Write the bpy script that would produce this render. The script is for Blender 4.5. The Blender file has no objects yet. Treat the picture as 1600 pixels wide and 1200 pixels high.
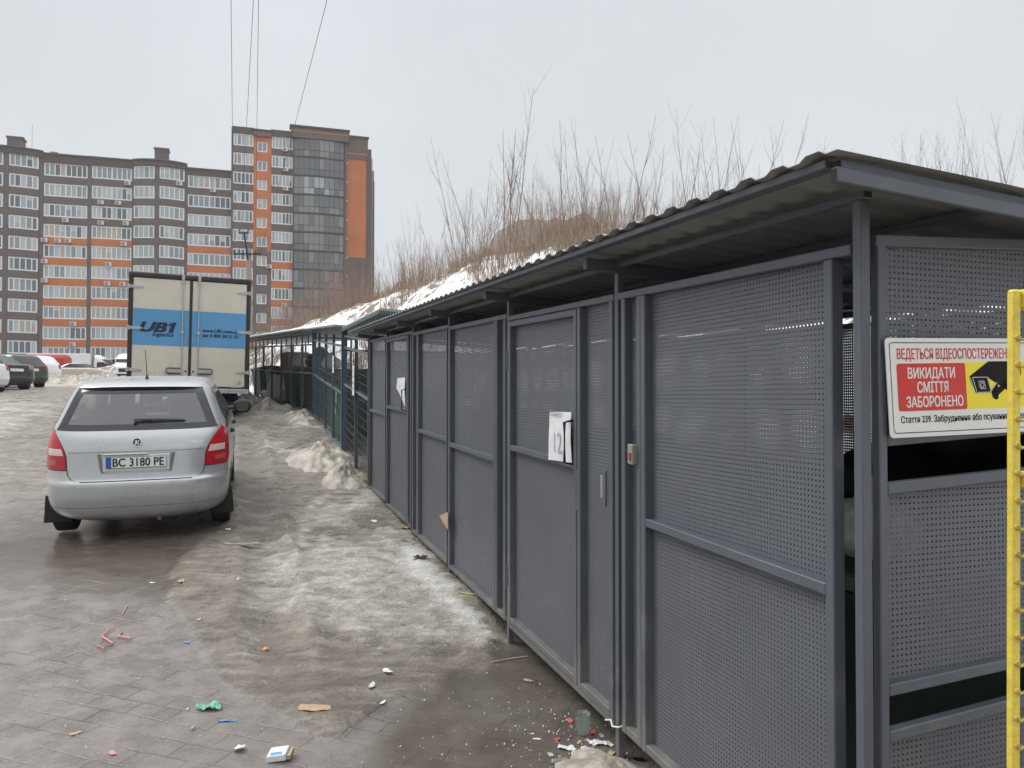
import bpy, bmesh, math, random
import numpy as np
from mathutils import Vector, Matrix, noise as mn
R = math.radians
random.seed(7); rng = np.random.default_rng(7)
SC = bpy.context.scene
COL = SC.collection

# ------------------------------------------------------------------ camera, sky, sun, exposure
PITCH = math.atan(20/1200)
cam_d = bpy.data.cameras.new('camera'); cam = bpy.data.objects.new('camera', cam_d); COL.objects.link(cam)
cam.location = (0, 0, 1.6); cam.rotation_euler = (math.pi/2 + PITCH, 0, 0)
cam_d.sensor_width = 36; cam_d.lens = 27; cam_d.clip_end = 3000; cam_d.clip_start = .05
SC.camera = cam
SC.view_settings.view_transform = 'Standard'; SC.view_settings.look = 'None'
SC.view_settings.exposure = 0; SC.view_settings.gamma = 1
SC.cycles.max_bounces = 8; SC.cycles.transparent_max_bounces = 16
SUN_EL, SUN_AZ = R(48), R(-70)            # azimuth from +Y, clockwise
w = bpy.data.worlds.new('World'); SC.world = w; w.use_nodes = True
nt = w.node_tree; nt.nodes.clear()
def N(nt, t, **k):
    n = nt.nodes.new(t)
    for a, v in k.items(): setattr(n, a, v)
    return n
out = N(nt, 'ShaderNodeOutputWorld'); bg = N(nt, 'ShaderNodeBackground'); bg.inputs['Strength'].default_value = .104
sky = N(nt, 'ShaderNodeTexSky', sky_type='NISHITA', sun_disc=False, sun_elevation=SUN_EL, sun_rotation=SUN_AZ)
tc = N(nt, 'ShaderNodeTexCoord'); sx = N(nt, 'ShaderNodeSeparateXYZ'); rp = N(nt, 'ShaderNodeValToRGB')
cr = rp.color_ramp                                             # overcast: brighter overhead than at the horizon
cr.elements[0].position = 0; cr.elements[0].color = (.73, .755, .775, 1)
cr.elements[1].position = .5; cr.elements[1].color = (.70, .735, .765, 1)
e = cr.elements.new(.25); e.color = (.72, .748, .772, 1)
e = cr.elements.new(.75); e.color = (1.75, 1.8, 1.85, 1)
e = cr.elements.new(1.0); e.color = (2.2, 2.25, 2.3, 1)
nz = N(nt, 'ShaderNodeTexNoise'); nz.inputs['Scale'].default_value = 2.2; nz.inputs['Detail'].default_value = 4
nm = N(nt, 'ShaderNodeMapRange'); nm.inputs[1].default_value = .3; nm.inputs[2].default_value = .7; nm.inputs[3].default_value = 9.35; nm.inputs[4].default_value = 10.65
sc_ = N(nt, 'ShaderNodeVectorMath', operation='SCALE')
mx = N(nt, 'ShaderNodeMix', data_type='RGBA'); mx.inputs[0].default_value = .06
L = nt.links.new
L(tc.outputs['Generated'], sx.inputs[0]); L(sx.outputs['Z'], rp.inputs[0]); L(tc.outputs['Generated'], nz.inputs['Vector'])
L(nz.outputs[0], nm.inputs[0]); L(rp.outputs[0], sc_.inputs[0]); L(nm.outputs[0], sc_.inputs['Scale'])
L(sc_.outputs[0], mx.inputs[6]); L(sky.outputs[0], mx.inputs[7]); L(mx.outputs[2], bg.inputs[0]); L(bg.outputs[0], out.inputs[0])
sd = bpy.data.lights.new('sun', 'SUN'); sd.energy = 1.9; sd.angle = R(25); sd.color = (1, .97, .93)
so = bpy.data.objects.new('sun', sd); COL.objects.link(so)
sdir = Vector((math.sin(SUN_AZ)*math.cos(SUN_EL), math.cos(SUN_AZ)*math.cos(SUN_EL), math.sin(SUN_EL)))
so.rotation_euler = (-sdir).to_track_quat('-Z', 'Y').to_euler()

# ------------------------------------------------------------------ helpers
def srgb(r, g, b): return tuple(((c/255)/12.92 if c/255 < .04045 else ((c/255+.055)/1.055)**2.4) for c in (r, g, b))
def ray(x, y):
    a = (x-800)/1200; b = (600-y)/1200
    return Vector((a, math.cos(PITCH)-b*math.sin(PITCH), math.sin(PITCH)+b*math.cos(PITCH)))
CAM = Vector((0, 0, 1.6))
def mat(name, col, rough=.6, metal=0., var=0., scale=8., bump=0., bscale=60., col2=None, spec=.5, coat=0., stretch=None):
    m = bpy.data.materials.new(name); m.use_nodes = True; t = m.node_tree; b = t.nodes['Principled BSDF']
    b.inputs['Base Color'].default_value = (*col, 1); b.inputs['Roughness'].default_value = rough
    b.inputs['Metallic'].default_value = metal; b.inputs['Specular IOR Level'].default_value = spec
    if coat: b.inputs['Coat Weight'].default_value = coat; b.inputs['Coat Roughness'].default_value = .08
    vec = None
    if var or bump or col2:
        tcn = N(t, 'ShaderNodeTexCoord'); vec = tcn.outputs['Object']
        if stretch:
            mp = N(t, 'ShaderNodeMapping'); mp.inputs['Scale'].default_value = stretch; t.links.new(vec, mp.inputs[0]); vec = mp.outputs[0]
    if var or col2:
        n = N(t, 'ShaderNodeTexNoise'); n.inputs['Scale'].default_value = scale; n.inputs['Detail'].default_value = 6; n.inputs['Roughness'].default_value = .65
        t.links.new(vec, n.inputs['Vector'])
        r = N(t, 'ShaderNodeValToRGB'); r.color_ramp.elements[0].position = .32; r.color_ramp.elements[1].position = .68
        c2 = col2 if col2 else tuple(min(1, c*(1+var)) for c in col)
        c1 = col if col2 else tuple(c*(1-var) for c in col)
        r.color_ramp.elements[0].color = (*c1, 1); r.color_ramp.elements[1].color = (*c2, 1)
        t.links.new(n.outputs[0], r.inputs[0]); t.links.new(r.outputs[0], b.inputs['Base Color'])
        q = N(t, 'ShaderNodeMapRange'); q.inputs[3].default_value = max(.03, rough-.1); q.inputs[4].default_value = min(1, rough+.1)
        t.links.new(n.outputs[0], q.inputs[0]); t.links.new(q.outputs[0], b.inputs['Roughness'])
    if bump:
        n2 = N(t, 'ShaderNodeTexNoise'); n2.inputs['Scale'].default_value = bscale; n2.inputs['Detail'].default_value = 5
        bp = N(t, 'ShaderNodeBump'); bp.inputs['Strength'].default_value = bump; bp.inputs['Distance'].default_value = .02
        t.links.new(vec, n2.inputs['Vector']); t.links.new(n2.outputs[0], bp.inputs['Height']); t.links.new(bp.outputs[0], b.inputs['Normal'])
    return m

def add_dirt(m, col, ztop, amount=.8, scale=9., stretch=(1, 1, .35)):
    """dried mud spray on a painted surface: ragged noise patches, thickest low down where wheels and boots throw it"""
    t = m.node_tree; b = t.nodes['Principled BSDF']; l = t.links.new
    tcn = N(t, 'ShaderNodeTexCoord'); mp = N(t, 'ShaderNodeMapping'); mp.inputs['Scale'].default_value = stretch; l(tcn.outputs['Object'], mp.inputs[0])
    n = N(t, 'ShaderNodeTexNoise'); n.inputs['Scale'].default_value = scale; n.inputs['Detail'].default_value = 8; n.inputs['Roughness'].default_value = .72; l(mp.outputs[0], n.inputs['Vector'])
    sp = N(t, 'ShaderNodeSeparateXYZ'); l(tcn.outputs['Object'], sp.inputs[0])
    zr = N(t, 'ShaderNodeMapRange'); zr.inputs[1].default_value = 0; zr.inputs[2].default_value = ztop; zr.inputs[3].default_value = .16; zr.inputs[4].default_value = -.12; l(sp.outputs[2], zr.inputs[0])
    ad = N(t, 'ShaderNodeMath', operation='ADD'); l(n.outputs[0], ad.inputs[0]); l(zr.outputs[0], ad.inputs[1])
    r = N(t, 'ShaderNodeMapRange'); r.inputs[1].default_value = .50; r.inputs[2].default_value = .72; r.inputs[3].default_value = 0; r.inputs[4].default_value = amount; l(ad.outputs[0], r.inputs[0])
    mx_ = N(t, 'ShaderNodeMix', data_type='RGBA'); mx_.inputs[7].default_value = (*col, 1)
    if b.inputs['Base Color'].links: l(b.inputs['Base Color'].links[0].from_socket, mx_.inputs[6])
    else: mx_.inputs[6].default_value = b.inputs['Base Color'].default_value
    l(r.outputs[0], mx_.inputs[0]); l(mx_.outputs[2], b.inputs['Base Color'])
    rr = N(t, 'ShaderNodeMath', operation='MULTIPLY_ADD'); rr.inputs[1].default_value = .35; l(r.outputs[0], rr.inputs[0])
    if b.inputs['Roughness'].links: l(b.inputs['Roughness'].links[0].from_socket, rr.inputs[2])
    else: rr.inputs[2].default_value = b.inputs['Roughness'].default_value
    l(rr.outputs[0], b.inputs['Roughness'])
class MB:
    def __init__(s): s.v = []; s.f = []; s.m = []; s.uv = {}
    def face(s, pts, mi=0, uv=None):
        i = len(s.v); s.v += [tuple(p) for p in pts]; s.f.append(tuple(range(i, i+len(pts)))); s.m.append(mi)
        if uv: s.uv[len(s.f)-1] = uv
        return s
    def box(s, x0, x1, y0, y1, z0, z1, mi=0, T=None):
        P = [(x, y, z) for z in (z0, z1) for y in (y0, y1) for x in (x0, x1)]
        if T: P = [T(*p) for p in P]
        i = len(s.v); s.v += [tuple(p) for p in P]
        for q in ((0,2,3,1),(4,5,7,6),(0,1,5,4),(2,6,7,3),(0,4,6,2),(1,3,7,5)): s.f.append(tuple(i+k for k in q)); s.m.append(mi)
        return s
    def beam(s, p, q, w, h, up=(0,0,1), mi=0):
        p, q = Vector(p), Vector(q); d = (q-p).normalized(); r = d.cross(Vector(up)).normalized()*(w/2); u = r.cross(d).normalized()*(h/2)
        i = len(s.v)
        for c in (p, q): s.v += [tuple(c-r-u), tuple(c+r-u), tuple(c+r+u), tuple(c-r+u)]
        for k in range(4): s.f.append((i+k, i+(k+1) % 4, i+4+(k+1) % 4, i+4+k)); s.m.append(mi)
        s.f.append((i+3,i+2,i+1,i)); s.f.append((i+4,i+5,i+6,i+7)); s.m += [mi, mi]
        return s
    def tube(s, pts, r, n=6, mi=0, cap=True):
        pts = [Vector(p) for p in pts]; rs = r if isinstance(r, (list, tuple)) else [r]*len(pts)
        base = len(s.v); pu = None
        for k, p in enumerate(pts):
            d = (pts[min(k+1, len(pts)-1)]-pts[max(k-1, 0)]).normalized()
            if pu is None: pu = Vector((0,0,1)) if abs(d.z) < .9 else Vector((1,0,0))
            a = d.cross(pu).normalized(); b = d.cross(a).normalized(); pu = -b if False else pu
            for j in range(n):
                t = 2*math.pi*j/n; s.v.append(tuple(p+a*(math.cos(t)*rs[k])+b*(math.sin(t)*rs[k])))
        for k in range(len(pts)-1):
            for j in range(n):
                s.f.append((base+k*n+j, base+k*n+(j+1) % n, base+(k+1)*n+(j+1) % n, base+(k+1)*n+j)); s.m.append(mi)
        if cap:
            s.f.append(tuple(base+j for j in range(n))[::-1]); s.f.append(tuple(base+(len(pts)-1)*n+j for j in range(n))); s.m += [mi, mi]
        return s
    def lathe(s, prof, n=24, T=None, mi=0):
        base = len(s.v)
        for r, z in prof:
            for j in range(n):
                t = 2*math.pi*j/n; p = (r*math.cos(t), r*math.sin(t), z); s.v.append(tuple(T(*p)) if T else p)
        for k in range(len(prof)-1):
            for j in range(n): s.f.append((base+k*n+j, base+k*n+(j+1) % n, base+(k+1)*n+(j+1) % n, base+(k+1)*n+j)); s.m.append(mi)
        return s
    def prism(s, poly, d0, d1, T, mi=0):
        n = len(poly); i = len(s.v)
        s.v += [tuple(T(a, b, d0)) for a, b in poly]+[tuple(T(a, b, d1)) for a, b in poly]
        s.f.append(tuple(i+k for k in range(n))[::-1]); s.f.append(tuple(i+n+k for k in range(n))); s.m += [mi, mi]
        for k in range(n): s.f.append((i+k, i+(k+1) % n, i+n+(k+1) % n, i+n+k)); s.m.append(mi)
        return s
    def grid(s, P, mi=0, closed=False):
        nr, nc = len(P), len(P[0]); i = len(s.v)
        for row in P: s.v += [tuple(p) for p in row]
        for a in range(nr-1):
            for b in range(nc if closed else nc-1):
                s.f.append((i+a*nc+b, i+a*nc+(b+1) % nc, i+(a+1)*nc+(b+1) % nc, i+(a+1)*nc+b)); s.m.append(mi)
        return s
    def build(s, name, mats, parent=None, smooth=False, bevel=0, org=None, angle=40):
        me = bpy.data.meshes.new(name)
        root = parent
        while root is not None and root.parent is not None: root = root.parent
        o3 = Vector(org) if org is not None else (Vector(root.location) if root is not None and root.get('_w') else Vector((0, 0, 0)))
        me.from_pydata([tuple(Vector(p)-o3) for p in s.v], [], s.f)
        for m in (mats if isinstance(mats, (list, tuple)) else [mats]): me.materials.append(m)
        me.polygons.foreach_set('material_index', s.m)
        if s.uv:
            ul = me.uv_layers.new(name='UVMap')
            for fi, uv in s.uv.items():
                for li, c in zip(me.polygons[fi].loop_indices, uv): ul.data[li].uv = c
        me.update()
        bm = bmesh.new(); bm.from_mesh(me); bmesh.ops.recalc_face_normals(bm, faces=bm.faces); bm.to_mesh(me); bm.free()
        if smooth:
            me.polygons.foreach_set('use_smooth', [True]*len(me.polygons)); me.set_sharp_from_angle(angle=R(angle))
        o = bpy.data.objects.new(name, me); COL.objects.link(o)
        if parent is not None: o.parent = parent
        elif org is not None: o.location = org
        if bevel:
            b = o.modifiers.new('bevel', 'BEVEL'); b.width = bevel; b.segments = 1; b.limit_method = 'ANGLE'
        return o
def tag(o, label=None, cat=None, group=None, kind=None):
    if label: o['label'] = label
    if cat: o['category'] = cat
    if group: o['group'] = group
    if kind: o['kind'] = kind
    return o
def thing(name, label, cat, loc=(0,0,0), rotz=0, group=None, world=False):
    o = bpy.data.objects.new(name, None); COL.objects.link(o); o.location = loc; o.rotation_euler = (0, 0, rotz)
    o.empty_display_size = .2
    if world: o['_w'] = 1
    return tag(o, label, cat, group)
def copy_tree(o, parent=None):
    c = o.copy(); COL.objects.link(c)
    if parent is not None: c.parent = parent
    for ch in list(o.children): copy_tree(ch, c)
    return c
_tc = {}
def text_geo(txt, size=1, shear=0, sx=1, bold=0, align='LEFT'):
    c = bpy.data.curves.new('t', 'FONT'); c.body = txt; c.size = size; c.shear = shear; c.offset = bold; c.align_x = align; c.resolution_u = 3
    o = bpy.data.objects.new('t', c); COL.objects.link(o); bpy.context.view_layer.update()
    m = bpy.data.meshes.new_from_object(o.evaluated_get(bpy.context.evaluated_depsgraph_get()))
    vs = [(v.co.x*sx, v.co.y) for v in m.vertices]; fs = [tuple(p.vertices) for p in m.polygons]
    bpy.data.objects.remove(o); bpy.data.curves.remove(c); bpy.data.meshes.remove(m)
    return vs, fs
def add_text(mb, txt, T, size, width=None, mi=0, bold=0, **k):
    """flat lettering; bold strokes are built from copies shifted by a fraction of the stroke"""
    vs, fs = text_geo(txt, size, **k)
    x0 = min(a for a, b in vs); x1 = max(a for a, b in vs); f = (width/(x1-x0)) if width else 1
    sh = [(0, 0)] if not bold else [(dx*bold, dy*bold*.6) for dx in (-1, -.33, .33, 1) for dy in (-1, 0, 1)]
    nrm = (Vector(T(1, 0))-Vector(T(0, 0))).cross(Vector(T(0, 1))-Vector(T(0, 0))).normalized()
    for j, (dx, dy) in enumerate(sh):
        i = len(mb.v); mb.v += [tuple(Vector(T((a-x0)*f+dx, b+dy))+nrm*.00002*j*size/.04) for a, b in vs]
        for q in fs: mb.f.append(tuple(i+j_ for j_ in q)); mb.m.append(mi)
def jit(p, a): return (p[0]+random.uniform(-a, a), p[1]+random.uniform(-a, a), p[2]+random.uniform(-a, a))

# ------------------------------------------------------------------ terrain functions
GY = np.array([-400,0,3.4,4.8,6.1,7.5,10,12.5,15.3,17.5,24,37,50,62,110,160,400.])
GZ = np.array([-.3,-.02,0,.06,.17,.24,.40,.70,.95,1.15,1.53,1.95,2.4,2.7,4.0,4.8,5.2])
def g_arr(x, y):
    k = np.clip(np.abs(y)*.06, .3, 4)
    z = (np.interp(y-k, GY, GZ)+np.interp(y, GY, GZ)*2+np.interp(y+k, GY, GZ))/4
    z = z+.012*np.clip(-x-9, 0, 25)*np.clip((y-12)/15, 0, 1)*np.clip((60-y)/20, 0, 1)
    return z
def g(x, y): return float(g_arr(np.array([x]), np.array([y]))[0])
GROUND = {}
def ground_at(px, py):
    r = ray(px, py)
    if GROUND:
        h = GROUND['t'].ray_cast(CAM, r.normalized(), 300)
        if h[0]: return h[0]
    lo, hi = .5, 300
    for _ in range(60):
        m = (lo+hi)/2; p = CAM+r*m
        if p.z > g(p.x, p.y): lo = m
        else: hi = m
    p = CAM+r*lo; return Vector((p.x, p.y, g(p.x, p.y)))
# fence frame: t along the shed, v inwards (towards the hill)
FO = Vector((.48, 3.43)); FD = Vector((-.3337, .9427)); FN = Vector((.9427, .3337)); SL = .0295
def FT(t, v, z, sl=SL, vs=0.0): return (FO.x+FD.x*t+FN.x*v, FO.y+FD.y*t+FN.y*v, z+sl*t+vs*v)

# ------------------------------------------------------------------ materials
M = {}
M['fence'] = mat('grey_painted_steel', (.088, .098, .116), .42, 0, .10, 5, .05, 90)
M['fence_d'] = mat('grey_painted_steel_dark', (.085, .094, .110), .5, 0, .12, 5)
M['tube_in'] = mat('tube_inside', (.02, .016, .015), .9)
M['roof_under'] = mat('roof_sheet', (.27, .272, .258), .5, 0, .15, 3)
M['galv'] = mat('galvanised', (.42, .43, .44), .35, .7, .1, 20)
M['black'] = mat('black_plastic', (.012, .012, .013), .55)
M['rubber'] = mat('rubber', (.018, .018, .018), .8, 0, .2, 12)
M['white'] = mat('white_paper', (.70, .70, .71), .7, 0, .10, 14)
M['ink'] = mat('black_ink', (.010, .010, .012), .7, spec=.2)
M['greyink'] = mat('grey_ink', (.25, .25, .27), .6)
M['red'] = mat('sign_red', (.58, .025, .02), .35)
M['yellow'] = mat('sign_yellow', (.85, .70, .02), .35)
M['signwhite'] = mat('sign_white', (.74, .74, .73), .32, 0, .03, 6)
M['yellowpaint'] = mat('yellow_gate_paint', (.80, .62, .07), .45, 0, 0, 30, .15, 60, col2=(.60, .46, .07))
M['rustwire'] = mat('yellow_wire', (.62, .47, .07), .55, 0, 0, 30, 0, 60, col2=(.36, .22, .05))
M['cage'] = mat('green_painted_steel', (.07, .10, .10), .5, 0, .2, 6)
M['cageblue'] = mat('blue_painted_steel', (.045, .09, .145), .5, 0, .2, 6)
M['cagegrey'] = mat('grey_green_steel', (.13, .15, .155), .5, 0, .2, 6)
M['wire'] = mat('dark_wire', (.10, .12, .12), .5)
M['wirelit'] = mat('lit_wire', (.16, .185, .18), .45)  # paler copy of the wire, its lit look put into the colour
M['bin_green'] = mat('bin_green', (.02, .075, .035), .45, 0, .2, 4)
M['bin_dark'] = mat('bin_dark_green', (.018, .035, .026), .45, 0, .2, 4)
M['bin_brown'] = mat('bin_brown', (.045, .028, .022), .5, 0, .2, 4)
M['bin_blue'] = mat('bin_blue', (.03, .075, .14), .5, 0, .2, 4)
M['bag_white'] = mat('bag_white', (.60, .60, .58), .4, 0, .1, 6)
M['bag_black'] = mat('bag_black', (.012, .012, .014), .3)
M['cardboard'] = mat('cardboard', (.42, .30, .19), .8, 0, .12, 8)
M['silver'] = mat('silver_car_paint', (.49, .50, .505), .30, .5, .05, 3, coat=.25)
M['chrome'] = mat('chrome', (.7, .7, .72), .15, 1)
M['mirror'] = mat('mirror_glass', (.10, .105, .11), .06, .9)
M['rim_dark'] = mat('dirty_alloy', (.16, .16, .165), .5, .4, .15, 20)
M['lamp_red'] = mat('tail_lamp_red', (.42, .012, .018), .12, 0, .1, 40)
M['lamp_white'] = mat('tail_lamp_clear', (.62, .50, .47), .15)
M['lamp_dim'] = mat('tail_lamp_reflector', (.40, .09, .085), .2)
M['dark_gap'] = mat('panel_gap', (.02, .02, .022), .7)
M['frit'] = mat('black_glass_border', (.022, .023, .026), .12)
M['seat'] = mat('dark_seat_cloth', (.028, .03, .034), .85)
M['plate'] = mat('plate_white', (.76, .76, .74), .35)
M['plateblue'] = mat('plate_blue', (.03, .10, .42), .4)
M['cream'] = mat('truck_cream', (.62, .58, .49), .42, 0, .07, 1.2)
M['truckblue'] = mat('truck_blue', (.10, .31, .56), .42, 0, .06, 1.2)
M['truckframe'] = mat('truck_dark_frame', (.03, .022, .022), .5)
M['alu'] = mat('aluminium', (.45, .46, .47), .4, .6, .1, 8)
M['brown'] = mat('brown_brick', (.155, .125, .110), .8, 0, .10, .8)
M['brown_d'] = mat('dark_brown_brick', (.105, .086, .078), .8, 0, .10, .8)
M['orange'] = mat('orange_brick', (.54, .185, .075), .8, 0, .12, .35)
M['pvc'] = mat('white_window_frame', (.80, .81, .81), .4)
M['alu_dark'] = mat('dark_window_frame', (.045, .047, .05), .4)
M['g1'] = mat('glass_dark', (.12, .14, .155), .08, spec=.8)
M['g2'] = mat('glass_grey', (.26, .30, .325), .08, spec=.8)
M['g3'] = mat('glass_curtained', (.50, .53, .54), .12, spec=.8)
M['g4'] = mat('glass_pale', (.38, .44, .45), .1, spec=.8)
M['g5'] = mat('glass_smoked', (.15, .152, .155), .08, spec=.8)
M['g6'] = mat('glass_smoked_light', (.24, .24, .235), .1, spec=.8)
M['g7'] = mat('glass_beige_curtain', (.44, .40, .33), .12, spec=.8)
M['inside'] = mat('dark_room', (.05, .05, .055), .9)
M['concrete'] = mat('concrete', (.33, .30, .27), .85, 0, .15, 6, .2, 30)
M['porcelain'] = mat('insulator', (.12, .07, .05), .3)
M['ac'] = mat('white_casing', (.66, .66, .64), .45)
M['bark'] = mat('bare_twigs', (.29, .225, .18), .85, 0, .25, 3)
M['bark_red'] = mat('reddish_twigs', (.33, .215, .165), .85, 0, .25, 3)
M['bark_grey'] = mat('grey_twigs', (.27, .235, .215), .85, 0, .25, 3)
M['straw'] = mat('dry_straw', (.31, .24, .17), .9, 0, .3, 2)
M['snow'] = mat('snow', (.80, .81, .83), .6, 0, .05, 3, .25, 12)
M['dirtysnow'] = mat('dirty_snow', (.17, .14, .105), .55, 0, 0, 4.5, 1., 14, col2=(.54, .50, .43))
def glass_mat(name, tint, alpha):
    m = bpy.data.materials.new(name); m.use_nodes = True; t = m.node_tree; b = t.nodes['Principled BSDF']
    b.inputs['Base Color'].default_value = (*tint, 1); b.inputs['Roughness'].default_value = .04; b.inputs['Specular IOR Level'].default_value = .8
    tr = N(t, 'ShaderNodeBsdfTransparent'); tr.inputs[0].default_value = (.85, .88, .88, 1); ms = N(t, 'ShaderNodeMixShader'); ms.inputs[0].default_value = alpha
    t.links.new(tr.outputs[0], ms.inputs[1]); t.links.new(b.outputs[0], ms.inputs[2]); t.links.new(ms.outputs[0], t.nodes['Material Output'].inputs[0])
    return m
M['carglass'] = glass_mat('car_glass', (.25, .255, .26), .58)
M['clearplastic'] = glass_mat('clear_plastic', (.6, .62, .62), .22)
def two_sided(m, inner):
    t = m.node_tree; b = t.nodes['Principled BSDF']; d = N(t, 'ShaderNodeBsdfDiffuse'); d.inputs[0].default_value = (*inner, 1)
    ge = N(t, 'ShaderNodeNewGeometry'); ms = N(t, 'ShaderNodeMixShader')
    t.links.new(ge.outputs['Backfacing'], ms.inputs[0]); t.links.new(b.outputs[0], ms.inputs[1]); t.links.new(d.outputs[0], ms.inputs[2])
    t.links.new(ms.outputs[0], t.nodes['Material Output'].inputs[0])
two_sided(M['silver'], (.05, .05, .052))
def perforated():
    m = mat('perforated_sheet', (.106, .115, .132), .5, 0, .07, 2.2); t = m.node_tree; b = t.nodes['Principled BSDF']
    uv = N(t, 'ShaderNodeUVMap'); sc = N(t, 'ShaderNodeVectorMath', operation='SCALE'); sc.inputs['Scale'].default_value = 1/.016
    fr = N(t, 'ShaderNodeVectorMath', operation='FRACTION'); sb = N(t, 'ShaderNodeVectorMath', operation='SUBTRACT'); sb.inputs[1].default_value = (.5, .5, 0)
    se = N(t, 'ShaderNodeSeparateXYZ'); cb = N(t, 'ShaderNodeCombineXYZ')
    ln = N(t, 'ShaderNodeVectorMath', operation='LENGTH'); lt = N(t, 'ShaderNodeMath', operation='LESS_THAN'); lt.inputs[1].default_value = .172
    tr = N(t, 'ShaderNodeBsdfTransparent'); ms = N(t, 'ShaderNodeMixShader')
    l = t.links.new
    l(uv.outputs[0], sc.inputs[0]); l(sc.outputs[0], fr.inputs[0]); l(fr.outputs[0], sb.inputs[0]); l(sb.outputs[0], se.inputs[0])
    l(se.outputs[0], cb.inputs[0]); l(se.outputs[1], cb.inputs[1]); l(cb.outputs[0], ln.inputs[0]); l(ln.outputs['Value'], lt.inputs[0])
    l(lt.outputs[0], ms.inputs[0]); l(b.outputs[0], ms.inputs[1]); l(tr.outputs[0], ms.inputs[2]); l(ms.outputs[0], t.nodes['Material Output'].inputs[0])
    return m
M['perf'] = perforated()
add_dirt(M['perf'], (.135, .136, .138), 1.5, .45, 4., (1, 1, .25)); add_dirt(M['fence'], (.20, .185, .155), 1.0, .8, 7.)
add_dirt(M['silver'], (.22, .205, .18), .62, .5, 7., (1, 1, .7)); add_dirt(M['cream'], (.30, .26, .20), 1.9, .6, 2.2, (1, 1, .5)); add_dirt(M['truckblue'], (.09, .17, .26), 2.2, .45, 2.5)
add_dirt(M['yellowpaint'], (.20, .12, .05), 1.2, .8, 22., (1, 1, .5))

# ------------------------------------------------------------------ ground (one sheet)
def axis(parts):
    a = []
    for s, e_, st in parts: a += list(np.arange(s, e_, st))
    return np.array(a)
def poly_mask(px, py, poly, soft):
    P = np.array(poly, float); inside = np.zeros(px.shape, bool); dist = np.full(px.shape, 1e9)
    for (x0, y0), (x1, y1) in zip(P, np.roll(P, -1, 0)):
        c = ((y0 > py) != (y1 > py)) & (px < (x1-x0)*(py-y0)/((y1-y0) if y1 != y0 else 1e-9)+x0); inside ^= c
        L2 = (x1-x0)**2+(y1-y0)**2; k = np.clip(((px-x0)*(x1-x0)+(py-y0)*(y1-y0))/L2, 0, 1)
        dist = np.minimum(dist, np.hypot(px-x0-k*(x1-x0), py-y0-k*(y1-y0)))
    sd_ = np.where(inside, dist, -dist); return np.clip(.5+sd_/(2*soft), 0, 1)
def fbm(x, y, sc, oct=4, seed=0):
    v = np.empty(x.size)
    fx, fy = x.ravel()*sc, y.ravel()*sc
    for i in range(x.size): v[i] = mn.fractal(Vector((fx[i], fy[i], seed)), 1.0, 2.0, oct)
    return v.reshape(x.shape)
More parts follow.
